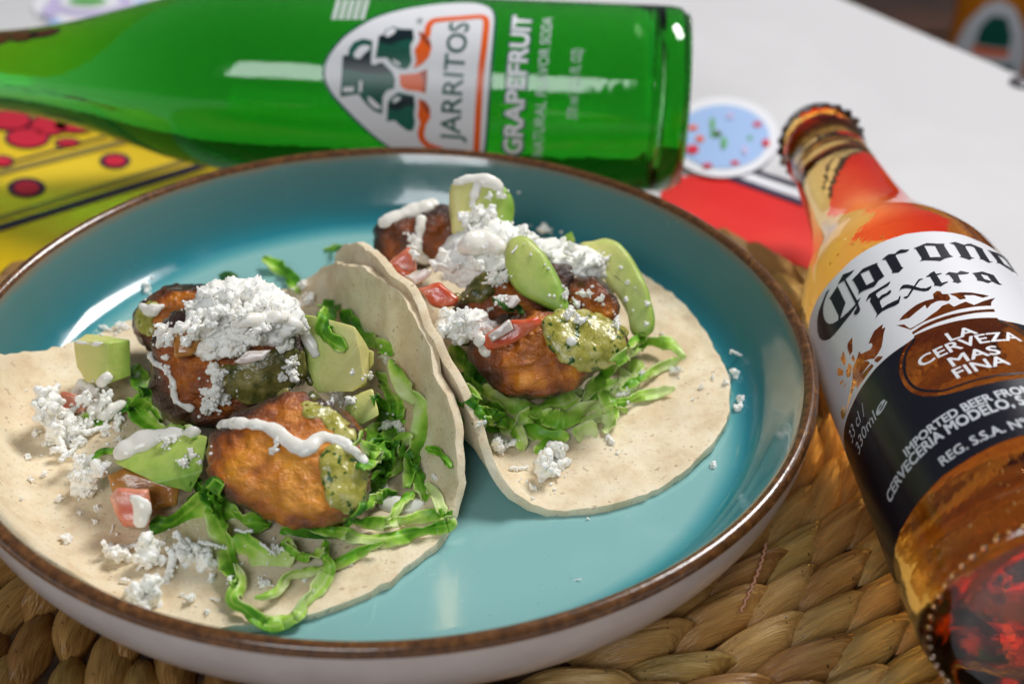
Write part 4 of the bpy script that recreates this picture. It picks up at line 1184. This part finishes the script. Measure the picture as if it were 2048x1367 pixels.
def knurls(ax, t, r, n, size, mat, parent):
    V, F, m = [], [], 0
    for k in range(n):
        a = 2 * math.pi * k / n
        c = ax.A + ax.d * t + (ax.up * math.cos(a) + ax.side * math.sin(a)) * r
        V.append(ICO1[0] * size + c); F += [[i + m for i in f] for f in ICO1[1]]; m += len(ICO1[0])
    return tag(obj('knurled_ring', np.vstack(V), F, mat, parent), kind='stuff')
def crown_cap(ax, t0, t1, r, parent):
    n = 21 * 8; V, F = [], []
    prof = [(t0, r * 1.0, 1), (t0 + .0012, r * .985, .9), (t0 + .004, r * .92, .35), (t1 - .0012, r * .85, 0), (t1 - .0003, r * .80, 0), (t1, r * .70, 0)]
    for t, q, w in prof:
        for k in range(n):
            a = 2 * math.pi * k / n
            rr = q * (1 + .055 * w * math.cos(21 * a))
            V.append(ax.A + ax.d * t + (ax.up * math.cos(a) + ax.side * math.sin(a)) * rr)
    for i in range(len(prof) - 1):
        for k in range(n): F.append([i * n + k, i * n + (k + 1) % n, (i + 1) * n + (k + 1) % n, (i + 1) * n + k])
    F.append([(len(prof) - 1) * n + k for k in range(n)])
    c = obj('crown_cap', V, F, MT['cap'], parent); fix_normals(c)
    m = c.modifiers.new('thick', 'SOLIDIFY'); m.thickness = .0005; m.offset = -1
    return c

# ---------------- green soda bottle, lying behind the plate
GR_R = .034
GA, Gd = np.array([0, .170, MAT_TOP + GR_R]), np.array([math.cos(R(-9.25)), math.sin(R(-9.25)), 0])
g_base, g_sh = .1145, -.046
gp = [(g_base - .004, 0), (g_base - .002, .018), (g_base, .026), (g_base - .0005, .0305), (g_base - .004, .0335), (g_base - .008, GR_R)]
gbody = [(t, GR_R) for t in np.linspace(g_base - .012, g_sh, 24)]
gneck = spline([(g_sh, GR_R), (-.060, .0333), (-.078, .0302), (-.096, .0252), (-.114, .0202), (-.132, .0165), (-.152, .0142), (-.166, .0135), (-.168, .0150), (-.174, .0150), (-.176, .0135), (-.186, .0132)], 44)[1:]
gprof = gp + gbody + [tuple(p) for p in gneck] + [(-.187, .012), (-.187, 0)]
def g_r(t): return GR_R
gax = Axis(GA, Gd, GR_R, g_r)
gb = thing('soda_bottle', (GA[0], GA[1], MAT_TOP), 'green glass soda bottle lying on its side behind the plate', 'bottle')
bottle_mesh('glass', gprof, gax, MT['green_glass'], gb)
drink([(g_base - .009, 0), (g_base - .0085, .014), (g_base - .0095, .024), (g_base - .013, .0290), (g_base - .018, .0308)] + [(t, .0310) for t in np.linspace(g_base - .022, g_sh, 16)] + [(t, r - .0030) for t, r in gneck if -.160 < t < g_sh - .004] + [(-.162, .0100), (-.164, 0)], gax, gb)
knurls(gax, g_base - .0012, .0306, 64, .0009, MT['green_glass'], gb)
gcap = Axis(GA, -Gd, GR_R, g_r)
crown_cap(gcap, .183, .1895, .0155, gb)
Z6, Z7 = zoomed(640, 0, .2268), zoomed(960, 20, .2194)
def G(L): return [gax.uv(*p) for p in L]
emb = [(610, 1310), (480, 1220), (330, 1090), (200, 960), (100, 850), (50, 765), (22, 690), (22, 600), (45, 520), (100, 430), (200, 320), (330, 230), (480, 150), (700, 85), (900, 50), (1100, 28), (1300, 22), (1430, 35), (1520, 75), (1555, 140), (1555, 250), (1535, 500), (1510, 800), (1490, 1100), (1470, 1330), (1440, 1450), (1360, 1520), (1200, 1550), (1000, 1510), (800, 1420)]
E2 = np.array(G(Z6(emb)))
E2 = spline(E2, 110, True)
def shrink(P, d):
    T = np.roll(P, -1, 0) - np.roll(P, 1, 0); T /= np.linalg.norm(T, axis=1, keepdims=True)
    N = np.stack([-T[:, 1], T[:, 0]], -1)
    c = P.mean(0)
    if ((c - P) * N).sum() < 0: N = -N
    return P + N * d
lab = gax.wrap('label', [(E2,)], MT['green_print'], gb, .00012)
gax.wrap('white_field', [(shrink(E2, 1.0),)], MT['white_print'], lab, .00020)
def stroke(L, wmm, closed=False):
    P = spline(np.array(L), max(8, len(L) * 6))
    T = np.gradient(P, axis=0); T /= np.linalg.norm(T, axis=1, keepdims=True)
    N = np.stack([-T[:, 1], T[:, 0]], -1) * wmm / 2
    return np.vstack([P + N, (P - N)[::-1]])
fr = G(Z6([(945, 330), (958, 240), (1000, 192), (1100, 176), (1250, 165), (1400, 152), (1452, 165), (1468, 215), (1450, 400), (1425, 600), (1408, 800), (1396, 1000), (1386, 1200), (1375, 1380), (1350, 1440), (1280, 1430), (1100, 1330), (960, 1280), (905, 1230), (890, 1170), (905, 1110)]))
gax.wrap('orange_frame', [(stroke(fr, 2.3),)], MT['orange_print'], lab, .00030, 1.0)
jug = {
 'green_print': [[(205, 490), (250, 490), (260, 430), (300, 375), (380, 345), (465, 365), (450, 570), (480, 575), (545, 550), (590, 590), (640, 640), (665, 700), (655, 780), (590, 800), (555, 850), (550, 1005), (480, 980), (420, 930), (370, 870), (340, 830), (180, 855), (190, 700)],
                 [(520, 320), (560, 310), (580, 270), (650, 240), (700, 260), (820, 265), (830, 350), (800, 400), (800, 470), (810, 540), (790, 590), (760, 615), (700, 605), (640, 570), (590, 510), (490, 515), (510, 400)],
                 [(600, 900), (640, 850), (690, 815), (740, 825), (830, 845), (840, 930), (830, 1000), (840, 1080), (820, 1150), (770, 1150), (700, 1100), (660, 1060), (590, 1070)]],
 'darkest_print': [[(206, 492), (250, 492), (330, 540), (440, 440), (452, 572), (480, 577), (545, 552), (590, 592), (640, 642), (560, 650), (400, 650), (300, 620), (200, 610)],
                   [(526, 322), (560, 312), (600, 345), (700, 268), (818, 268), (826, 345), (760, 352), (690, 370), (620, 400), (540, 380), (518, 360)],
                   [(604, 905), (640, 920), (700, 895), (730, 850), (826, 848), (834, 930), (760, 935), (690, 970), (610, 960)]],
}
for m, L in jug.items(): gax.wrap('jug', [(G(Z6(l)),) for l in L], MT[m], lab, .00030 if m == 'green_print' else .00038, 1.0)
gax.wrap('jug', [(G(Z6(l)),) for l in ([(700, 660), (850, 650), (920, 620), (945, 610), (945, 700), (930, 825), (870, 805), (760, 795), (710, 760)], [(870, 280), (930, 310), (975, 370), (985, 430), (960, 510), (900, 570), (825, 610), (850, 540), (840, 470), (830, 450), (880, 370), (885, 330)], [(870, 870), (930, 890), (970, 950), (975, 1030), (940, 1090), (915, 1135), (870, 1140), (880, 1080), (860, 1010), (870, 960)])], MT['orange_print'], lab, .00034, 1.0)
gax.wrap('jug_shade', [(G(Z6(l)),) for l in ([(880, 640), (945, 612), (945, 700), (932, 820), (905, 812), (915, 720)], [(872, 282), (930, 310), (975, 370), (984, 420), (940, 400), (900, 350)], [(872, 872), (930, 892), (968, 950), (972, 1010), (930, 980), (895, 920)])], MT['rust_print'], lab, .00042, 1.0)
gax.wrap('jug_light', [(G(Z6(l)),) for l in ([(345, 420), (390, 402), (440, 410), (438, 440), (390, 480), (355, 522), (310, 515), (296, 480)], [(205, 770), (300, 765), (300, 810), (205, 812)], [(420, 850), (450, 860), (540, 940), (530, 965), (480, 950), (430, 900)], [(580, 290), (620, 260), (675, 260), (660, 300), (600, 335), (575, 325)], [(640, 525), (700, 555), (715, 585), (680, 575), (645, 550)], [(640, 890), (660, 860), (710, 850), (705, 880), (650, 910)], [(350, 715), (375, 715), (370, 815), (340, 812)])], MT['white_print'], lab, .00046, 1.0)
gax.text('lettering', 'JARRITOS', Z6([(1235, 1250)])[0], Z6([(1318, 212)])[0], Z6([(1060, 1240)])[0], MT['green_print'], lab, .00034, .008)
gax.text('registered_mark', '®', Z6([(905, 215)])[0], Z6([(910, 165)])[0], Z6([(850, 214)])[0], MT['green_print'], lab, .00034)
gax.text('lettering', 'GRAPEFRUIT', Z7([(388, 1330)])[0], Z7([(480, 50)])[0], Z7([(192, 1322)])[0], MT['green_print'], gb, .00014, .055)
gax.text('lettering', 'GRAPEFRUIT', Z7([(376, 1312)])[0], Z7([(468, 64)])[0], Z7([(208, 1304)])[0], MT['white_print'], gb, .00026, .030)
gax.text('lettering', 'NATURAL FLAVOR SODA', Z7([(572, 1330)])[0], Z7([(662, 76)])[0], Z7([(478, 1324)])[0], MT['pale_print'], gb, .00014, .005)
gax.text('lettering', '370 ml (12.5 FL OZ)', Z7([(882, 1000)])[0], Z7([(930, 360)])[0], Z7([(788, 996)])[0], MT['pale_print'], gb, .00014, .005)
dash = []
for row in range(5):
    for c in range(7):
        x0 = 100 + row * 62 + c * 7; y0 = 172 - c * 26
        dash.append((G(Z6([(x0, y0), (x0 + 44, y0 + 4), (x0 + 47, y0 - 14), (x0 + 4, y0 - 18)])),))
gax.wrap('small_print', dash, MT['white_print'], gb, .00014)

# ---------------- amber beer bottle, lying at the right of the plate
BR = .0305
by = R(4.1)
BA, Bd = np.array([.1488, 0, MAT_TOP + BR]), np.array([math.sin(by), math.cos(by), -.020])
b0, bsh = -.116, .0045
bp = [(b0 + .006, 0), (b0 + .004, .012), (b0 + .001, .021), (b0, .0245), (b0 + .0008, .0272), (b0 + .003, .0293), (b0 + .007, .0303), (b0 + .011, BR)]
bbody = [(t, BR) for t in np.linspace(b0 + .014, bsh, 26)]
bneck = spline([(bsh, BR), (.014, .0298), (.025, .0270), (.037, .0226), (.050, .0188), (.066, .0163), (.085, .0148), (.105, .0137), (.112, .0133), (.114, .0143), (.120, .0143), (.122, .0131), (.131, .0129)], 46)[1:]
bprof = bp + bbody + [tuple(p) for p in bneck] + [(.132, .011), (.132, 0)]
bax = Axis(BA, Bd, BR, lambda t: BR)
bb = thing('beer_bottle', (BA[0], BA[1], MAT_TOP), 'clear beer bottle with white and navy label lying right of the plate', 'bottle')
bottle_mesh('glass', bprof, bax, MT['amber_glass'], bb)
drink([(b0 + .0125, 0), (b0 + .0115, .010), (b0 + .0095, .020), (b0 + .011, .0252), (b0 + .015, .0272)] + [(t, .0276) for t in np.linspace(b0 + .019, bsh, 16)] + [(t, r - .0029) for t, r in bneck if bsh + .004 < t < .104] + [(.106, .0100), (.108, 0)], bax, bb)
knurls(bax, b0 + .0022, .0287, 60, .0008, MT['amber_glass'], bb)
crown_cap(bax, .1245, .1335, .0152, bb)
V, F, n = [], [], 0
for k in range(110):
    a = rng.normal() * .8 - .35; t = rng.choice([rng.uniform(-.02, .022), rng.uniform(-.08, -.03), rng.uniform(-.11, -.09)])
    r_ = BR - .0042 - abs(rng.normal()) * .0016
    if t > .005: r_ -= .003
    c = BA + Bd * t + (bax.up * math.cos(a) + bax.side * math.sin(a)) * r_
    V.append(ICO2[0] * rng.uniform(.00015, .0005) + c); F += [[i + n for i in f] for f in ICO2[1]]; n += len(ICO2[0])
tag(obj('bubbles', np.vstack(V), F, MT['bubble'], bb), kind='stuff')
Z1, Z2, Z3, Z4, Z5 = zoomed(1620, 480, .1536), zoomed(1740, 460, .1504), zoomed(1660, 630, .1682), zoomed(1780, 570, .1682), zoomed(1660, 740, .2487)
def B(L): return [bax.uv(*p) for p in L]
uc = np.mean([bax.uv(*Z4([(600, 145)])[0])[0], np.mean([p[0] for p in B(Z4([(270, 590), (1250, 320)]))])])
def mirror(P): return [(2 * uc - u, v) for u, v in P][::-1]
# the arch where white meets navy, the outline of the paper, the oval window
arch = B([(1688, 880)] + Z3([(200, 1240), (270, 1060), (360, 890), (440, 770), (540, 640), (700, 490), (820, 400), (920, 335)]))
topl = B([(1622, 632)] + Z1([(100, 780), (200, 630), (300, 510), (420, 390), (540, 270), (650, 190), (780, 110), (900, 50), (1020, 0)]) + Z2([(360, 95), (560, 50)]))
uleft = bax.uv(1690, 905)[0]
uleft = min(uleft, topl[0][0])
topl = [(uleft, topl[0][1] - 2)] + [p for p in topl if p[0] > uleft + .5 and p[0] < uc]
vtop = max(p[1] for p in topl)
topl = topl + [(uc, vtop + .3)]
bandb = [p for p in B(Z4([(285, 606), (420, 545), (560, 492), (700, 452), (900, 410)])) if p[0] < uc]
vband = np.mean([p[1] for p in B(Z4([(560, 492), (700, 452), (900, 410)]))])
bandb = bandb + [(uc, vband)]
arch = [(uleft, arch[0][1])] + [p for p in arch if p[0] > uleft + .4]
whiteL = arch + B(Z4([(290, 628)])) + bandb      # left to centre
outer = whiteL + mirror(whiteL)[1:] + (topl + mirror(topl)[1:])[::-1]
holes = [Z3(l) for l in (
 [(270, 640), (300, 575), (330, 500), (350, 430), (375, 465), (420, 440), (480, 415), (510, 370), (500, 335), (462, 340), (490, 270), (530, 190), (600, 130), (635, 112), (620, 165), (664, 145), (640, 230), (632, 300), (615, 385), (575, 460), (530, 520), (470, 525), (400, 555), (450, 545), (480, 570), (400, 680), (375, 720), (500, 580), (525, 605), (440, 720), (380, 800), (325, 880), (320, 830), (295, 850), (240, 1010), (190, 1180), (165, 1240), (140, 1220), (130, 1150), (165, 1075), (170, 1120), (160, 1175), (190, 1130), (215, 1060), (262, 850), (275, 760)],
 [(270, 262), (272, 430), (240, 480), (212, 400), (212, 340)], [(165, 425), (200, 540), (178, 605), (130, 520)], [(280, 470), (303, 530), (290, 560), (257, 515)], [(228, 572), (268, 600), (245, 730), (210, 742), (194, 680)], [(95, 622), (163, 655), (155, 720), (97, 722)], [(525, 540), (570, 490), (635, 492), (600, 540), (565, 568)], [(118, 800), (160, 765), (160, 795), (125, 830)], [(170, 860), (190, 800), (198, 800), (180, 868)])]
def smaller(l):
    return l
crown = [Z4(l) for l in (
 [(110, 425), (150, 370), (230, 300), (320, 235), (420, 190), (520, 165), (510, 110), (560, 72), (600, 78), (620, 110), (690, 110), (720, 165), (690, 195), (600, 190), (560, 195), (490, 230), (440, 285), (420, 240), (330, 310), (230, 395)],
 [(75, 480), (170, 470), (240, 520), (300, 490), (400, 430), (500, 350), (560, 310), (620, 250), (700, 220), (760, 260), (900, 200), (1000, 240), (1120, 190), (1250, 155), (1205, 205), (1200, 250), (1000, 262), (800, 300), (560, 380), (400, 445), (250, 535)],
 [(700, 110), (830, 90), (960, 92), (1100, 115), (1180, 135), (1100, 155), (1000, 125), (880, 125), (905, 165), (830, 178), (780, 140)],
 [(262, 565), (400, 475), (560, 405), (720, 355), (900, 320), (1100, 295), (1235, 288), (1250, 322), (1100, 328), (900, 355), (720, 400), (560, 450), (400, 520), (275, 590)])]
allholes = [B(h) for h in holes] + [B(h) for h in crown]
wl = bax.wrap('label', [(outer, *allholes)], MT['white_print'], bb, .00012)
ovL = B(Z4([(205, 690), (150, 790), (118, 900), (108, 1000), (130, 1120), (190, 1220), (280, 1290), (400, 1325), (560, 1320), (700, 1295), (860, 1255)]))
ovL = [p for p in ovL if p[0] < uc - .5] + [(uc, ovL[-1][1] - .4)]
botL = B(Z5([(550, 1355), (600, 1240), (680, 1110), (780, 990), (900, 860), (1080, 740)]))
botL = [(uleft, botL[0][1])] + [p for p in botL if uleft + .5 < p[0] < uc - .5] + [(uc, botL[-1][1] + 1.5)]
archn = [(u, v - .15) for u, v in arch]
navyL = archn + [p for p in ovL]
navy_out = navyL + mirror(navyL)[1:] + (botL + mirror(botL)[1:])[::-1]
nv = bax.wrap('navy_panel', [(navy_out,)], MT['navy_print'], bb, .00013)
ring_ = B(Z4([(305, 628), (262, 700), (205, 790), (178, 880), (172, 1000), (205, 1110), (275, 1200), (370, 1248), (500, 1262), (700, 1240)]))
ring_ = [p for p in ring_ if p[0] < uc - .5] + [(uc, ring_[-1][1] - .3)]
for P in (ring_, mirror(ring_)): bax.wrap('oval_line', [(stroke(P, .75),)], MT['navy_print'], nv, .00016, 1.0)
black = [
 Z1([(265, 632), (220, 680), (170, 800), (120, 930), (100, 1060), (105, 1190), (130, 1270), (165, 1303), (210, 1308), (270, 1285), (330, 1225), (400, 1140), (470, 1050), (540, 965), (590, 895), (610, 860), (598, 838), (560, 880), (500, 940), (440, 995), (400, 1025), (360, 1055), (310, 1085), (260, 1093), (225, 1075), (195, 1030), (180, 960), (180, 880), (195, 800), (225, 720)]),
 Z1([(435, 450), (510, 425), (585, 390), (545, 445), (470, 515), (450, 535), (405, 560), (365, 585), (400, 515)]),
 Z1([(450, 535), (470, 515), (628, 800), (645, 860), (660, 895), (655, 930), (625, 968), (595, 980), (577, 968), (582, 938), (605, 905), (618, 880), (600, 838), (590, 815)]),
 Z1([(615, 795), (668, 750), (632, 828)]),
 Z1([(365, 600), (470, 820), (400, 1025), (375, 1050), (378, 990), (275, 775), (255, 770), (320, 670)]),
 (Z1([(550, 528), (640, 435), (690, 380), (780, 340), (885, 300), (880, 325), (960, 460), (975, 475), (930, 510), (900, 530), (860, 590), (835, 615), (790, 630), (700, 665), (660, 690), (630, 715), (640, 690), (640, 660), (575, 540)]), Z1([(663, 445), (772, 395), (845, 540), (740, 592)])),
 Z1([(940, 265), (990, 215), (1030, 190), (1110, 183), (1150, 145), (1185, 127), (1240, 130), (1295, 127), (1280, 150), (1240, 170), (1180, 180), (1125, 195), (1120, 215), (1200, 360), (1222, 362), (1195, 390), (1160, 428), (1110, 433), (1070, 437), (1075, 410), (1000, 280), (985, 262)]),
 (Z2([(580, 250), (650, 220), (755, 180), (880, 187), (990, 190), (985, 215), (1060, 335), (1105, 362), (1050, 370), (985, 390), (935, 420), (830, 412), (720, 410), (665, 422), (685, 400), (685, 375), (610, 260)]), Z2([(722, 215), (865, 218), (945, 365), (800, 370)])),
 Z2([(1050, 183), (1130, 165), (1190, 185), (1250, 205), (1290, 190), (1340, 190), (1400, 215), (1490, 255), (1495, 275), (1590, 425), (1635, 432), (1600, 435), (1572, 442), (1500, 402), (1445, 388), (1470, 385), (1460, 370), (1385, 240), (1350, 222), (1290, 215), (1260, 225), (1345, 370), (1390, 380), (1355, 385), (1320, 405), (1260, 382), (1180, 362), (1210, 360), (1205, 345), (1120, 205), (1090, 190)]),
 (Z2([(1555, 270), (1620, 290), (1690, 310), (1760, 345), (1850, 400), (1880, 425), (1960, 560), (2010, 605), (2000, 612), (1920, 562), (1890, 560), (1800, 500), (1720, 450), (1675, 440), (1690, 420), (1600, 310)]), Z2([(1690, 335), (1790, 400), (1885, 525), (1780, 460)])),
 Z1([(730, 808), (770, 715), (860, 660), (950, 605), (1053, 540), (1040, 575), (1015, 605), (950, 640), (870, 695), (865, 720), (895, 765), (940, 720), (1000, 695), (1040, 660), (1062, 655), (1058, 690), (1030, 715), (960, 755), (915, 795), (920, 830), (945, 890), (1000, 850), (1100, 800), (1150, 780), (1165, 740), (1185, 728), (1180, 760), (1165, 825), (1110, 860), (1030, 890), (950, 930), (890, 980), (858, 1022), (880, 965), (785, 800), (800, 750), (775, 765)]),
 Z2([(395, 815), (410, 770), (445, 735), (500, 730), (560, 742), (610, 760), (680, 780), (750, 780), (790, 760), (822, 748), (815, 775), (780, 810), (720, 822), (650, 810), (580, 795), (520, 780), (460, 780), (420, 790)]),
 Z2([(590, 745), (640, 670), (670, 650), (712, 655), (700, 665), (675, 668), (650, 695), (615, 745), (560, 830), (520, 890), (490, 915), (460, 915), (448, 900), (470, 890), (500, 880), (530, 830), (560, 780)]),
 Z2([(750, 620), (790, 600), (785, 590), (855, 553), (880, 590), (950, 578), (955, 588), (890, 608), (955, 710), (1000, 695), (1040, 690), (1030, 705), (990, 725), (945, 757), (900, 748), (850, 745), (860, 725), (800, 625), (750, 632)]),
 Z2([(1000, 600), (1050, 563), (1080, 570), (1155, 580), (1200, 550), (1250, 560), (1320, 575), (1290, 590), (1230, 595), (1165, 600), (1205, 685), (1225, 688), (1170, 715), (1130, 700), (1090, 698), (1110, 690), (1110, 670), (1050, 600)]),
 (Z2([(1355, 580), (1420, 570), (1490, 558), (1560, 580), (1640, 605), (1720, 715), (1755, 728), (1720, 735), (1680, 720), (1620, 690), (1570, 713), (1500, 690), (1415, 675), (1425, 660), (1385, 600)]), Z2([(1465, 592), (1560, 610), (1615, 685), (1520, 660)])),
]
for i, g in enumerate(black):
    lp = tuple(B(x) for x in g) if isinstance(g, tuple) else (B(g),)
    bax.wrap('blackletter', [lp], MT['black_print'], wl, .00020 + .00001 * (i % 3), .8)
for body, a, b, t in (('LA', (715, 672), (1050, 578), (660, 580)), ('CERVEZA', (375, 985), (1575, 672), (340, 870)), ('MAS', (745, 975), (1330, 820), (690, 872)), ('FINA', (800, 1115), (1440, 945), (745, 1005))):
    bax.text('lettering', body, Z4([a])[0], Z4([b])[0], Z4([t])[0], MT['white_print'], nv, .00014, .016)
for body, a, b, t, w_ in (('33 cl /', (185, 592), (292, 352), (152, 520), .0), ('330ml', (240, 682), (378, 395), (212, 600), .0), ('e', (398, 378), (470, 255), (368, 338), .01),
                      ('IMPORTED BEER FROM', (622, 700), (1640, 185), (600, 632), .028), ('CERVECERIA MODELO, S.A.', (490, 1075), (1720, 265), (462, 985), .028), ('REG. S.S.A. Nº', (910, 775), (1600, 450), (880, 705), .015)):
    bax.text('lettering', body, Z5([a])[0], Z5([b])[0], Z5([t])[0], MT['pale_print'], nv, .00018, w_)

# ---------------- orange soda bottle on the bench
V0 = at(1990, 60, -.105)
ob = thing('soda_bottle', (V0[0], V0[1], bench_z), 'blurred orange soda bottle standing on the bench behind the table', 'bottle')
oprof = [(bench_z, 0), (bench_z, .027), (bench_z + .004, .030)] + [(bench_z + .004 + .130 * k / 10, .031) for k in range(1, 11)] + [(bench_z + .134 + a, r) for a, r in ((.012, .0300), (.028, .0255), (.046, .0200), (.066, .0160), (.095, .0138), (.100, .0138), (.101, 0))]
V, F = lathe(oprof, 64, (V0[0], V0[1], 0))
obj('glass', V, F, MT['orange_glass'], ob)
fa = math.atan2(CO[0] - V0[0], CO[1] - V0[1])
def oshape(name, pts, mat, r, parent):
    bm = bmesh.new()
    vs = [bm.verts.new((x, z, 0)) for x, z in pts]
    bmesh.ops.triangulate(bm, faces=[bm.faces.new(vs)])
    x = -.03
    while x < .03:
        bmesh.ops.bisect_plane(bm, geom=bm.verts[:] + bm.edges[:] + bm.faces[:], plane_co=(x, 0, 0), plane_no=(1, 0, 0), dist=1e-6); x += .002
    for v in bm.verts:
        a = fa - v.co.x / .031
        v.co = (V0[0] + math.sin(a) * r, V0[1] + math.cos(a) * r, v.co.y)
    bmesh.ops.recalc_face_normals(bm, faces=bm.faces[:])
    return from_bm(name, bm, mat, parent)
zc = V0[2]
ol = oshape('label', [(-.027, zc - .028), (-.029, zc - .010), (-.022, zc + .010), (-.010, zc + .028), (0, zc + .033), (.010, zc + .028), (.022, zc + .010), (.029, zc - .010), (.027, zc - .028)], MT['white_print'], .0312, ob)
oshape('jug', [(-.012, zc - .002), (-.010, zc + .012), (-.004, zc + .021), (.006, zc + .021), (.012, zc + .008), (.013, zc - .002)], MT['green_print'], .0314, ol)
oshape('jug', [(-.014, zc - .009), (-.012, zc - .003), (.012, zc - .003), (.014, zc - .009)], MT['orange_print'], .0314, ol)
oshape('lettering', [(-.019, zc - .021), (-.019, zc - .014), (.019, zc - .014), (.019, zc - .021)], MT['green_print'], .0314, ol)
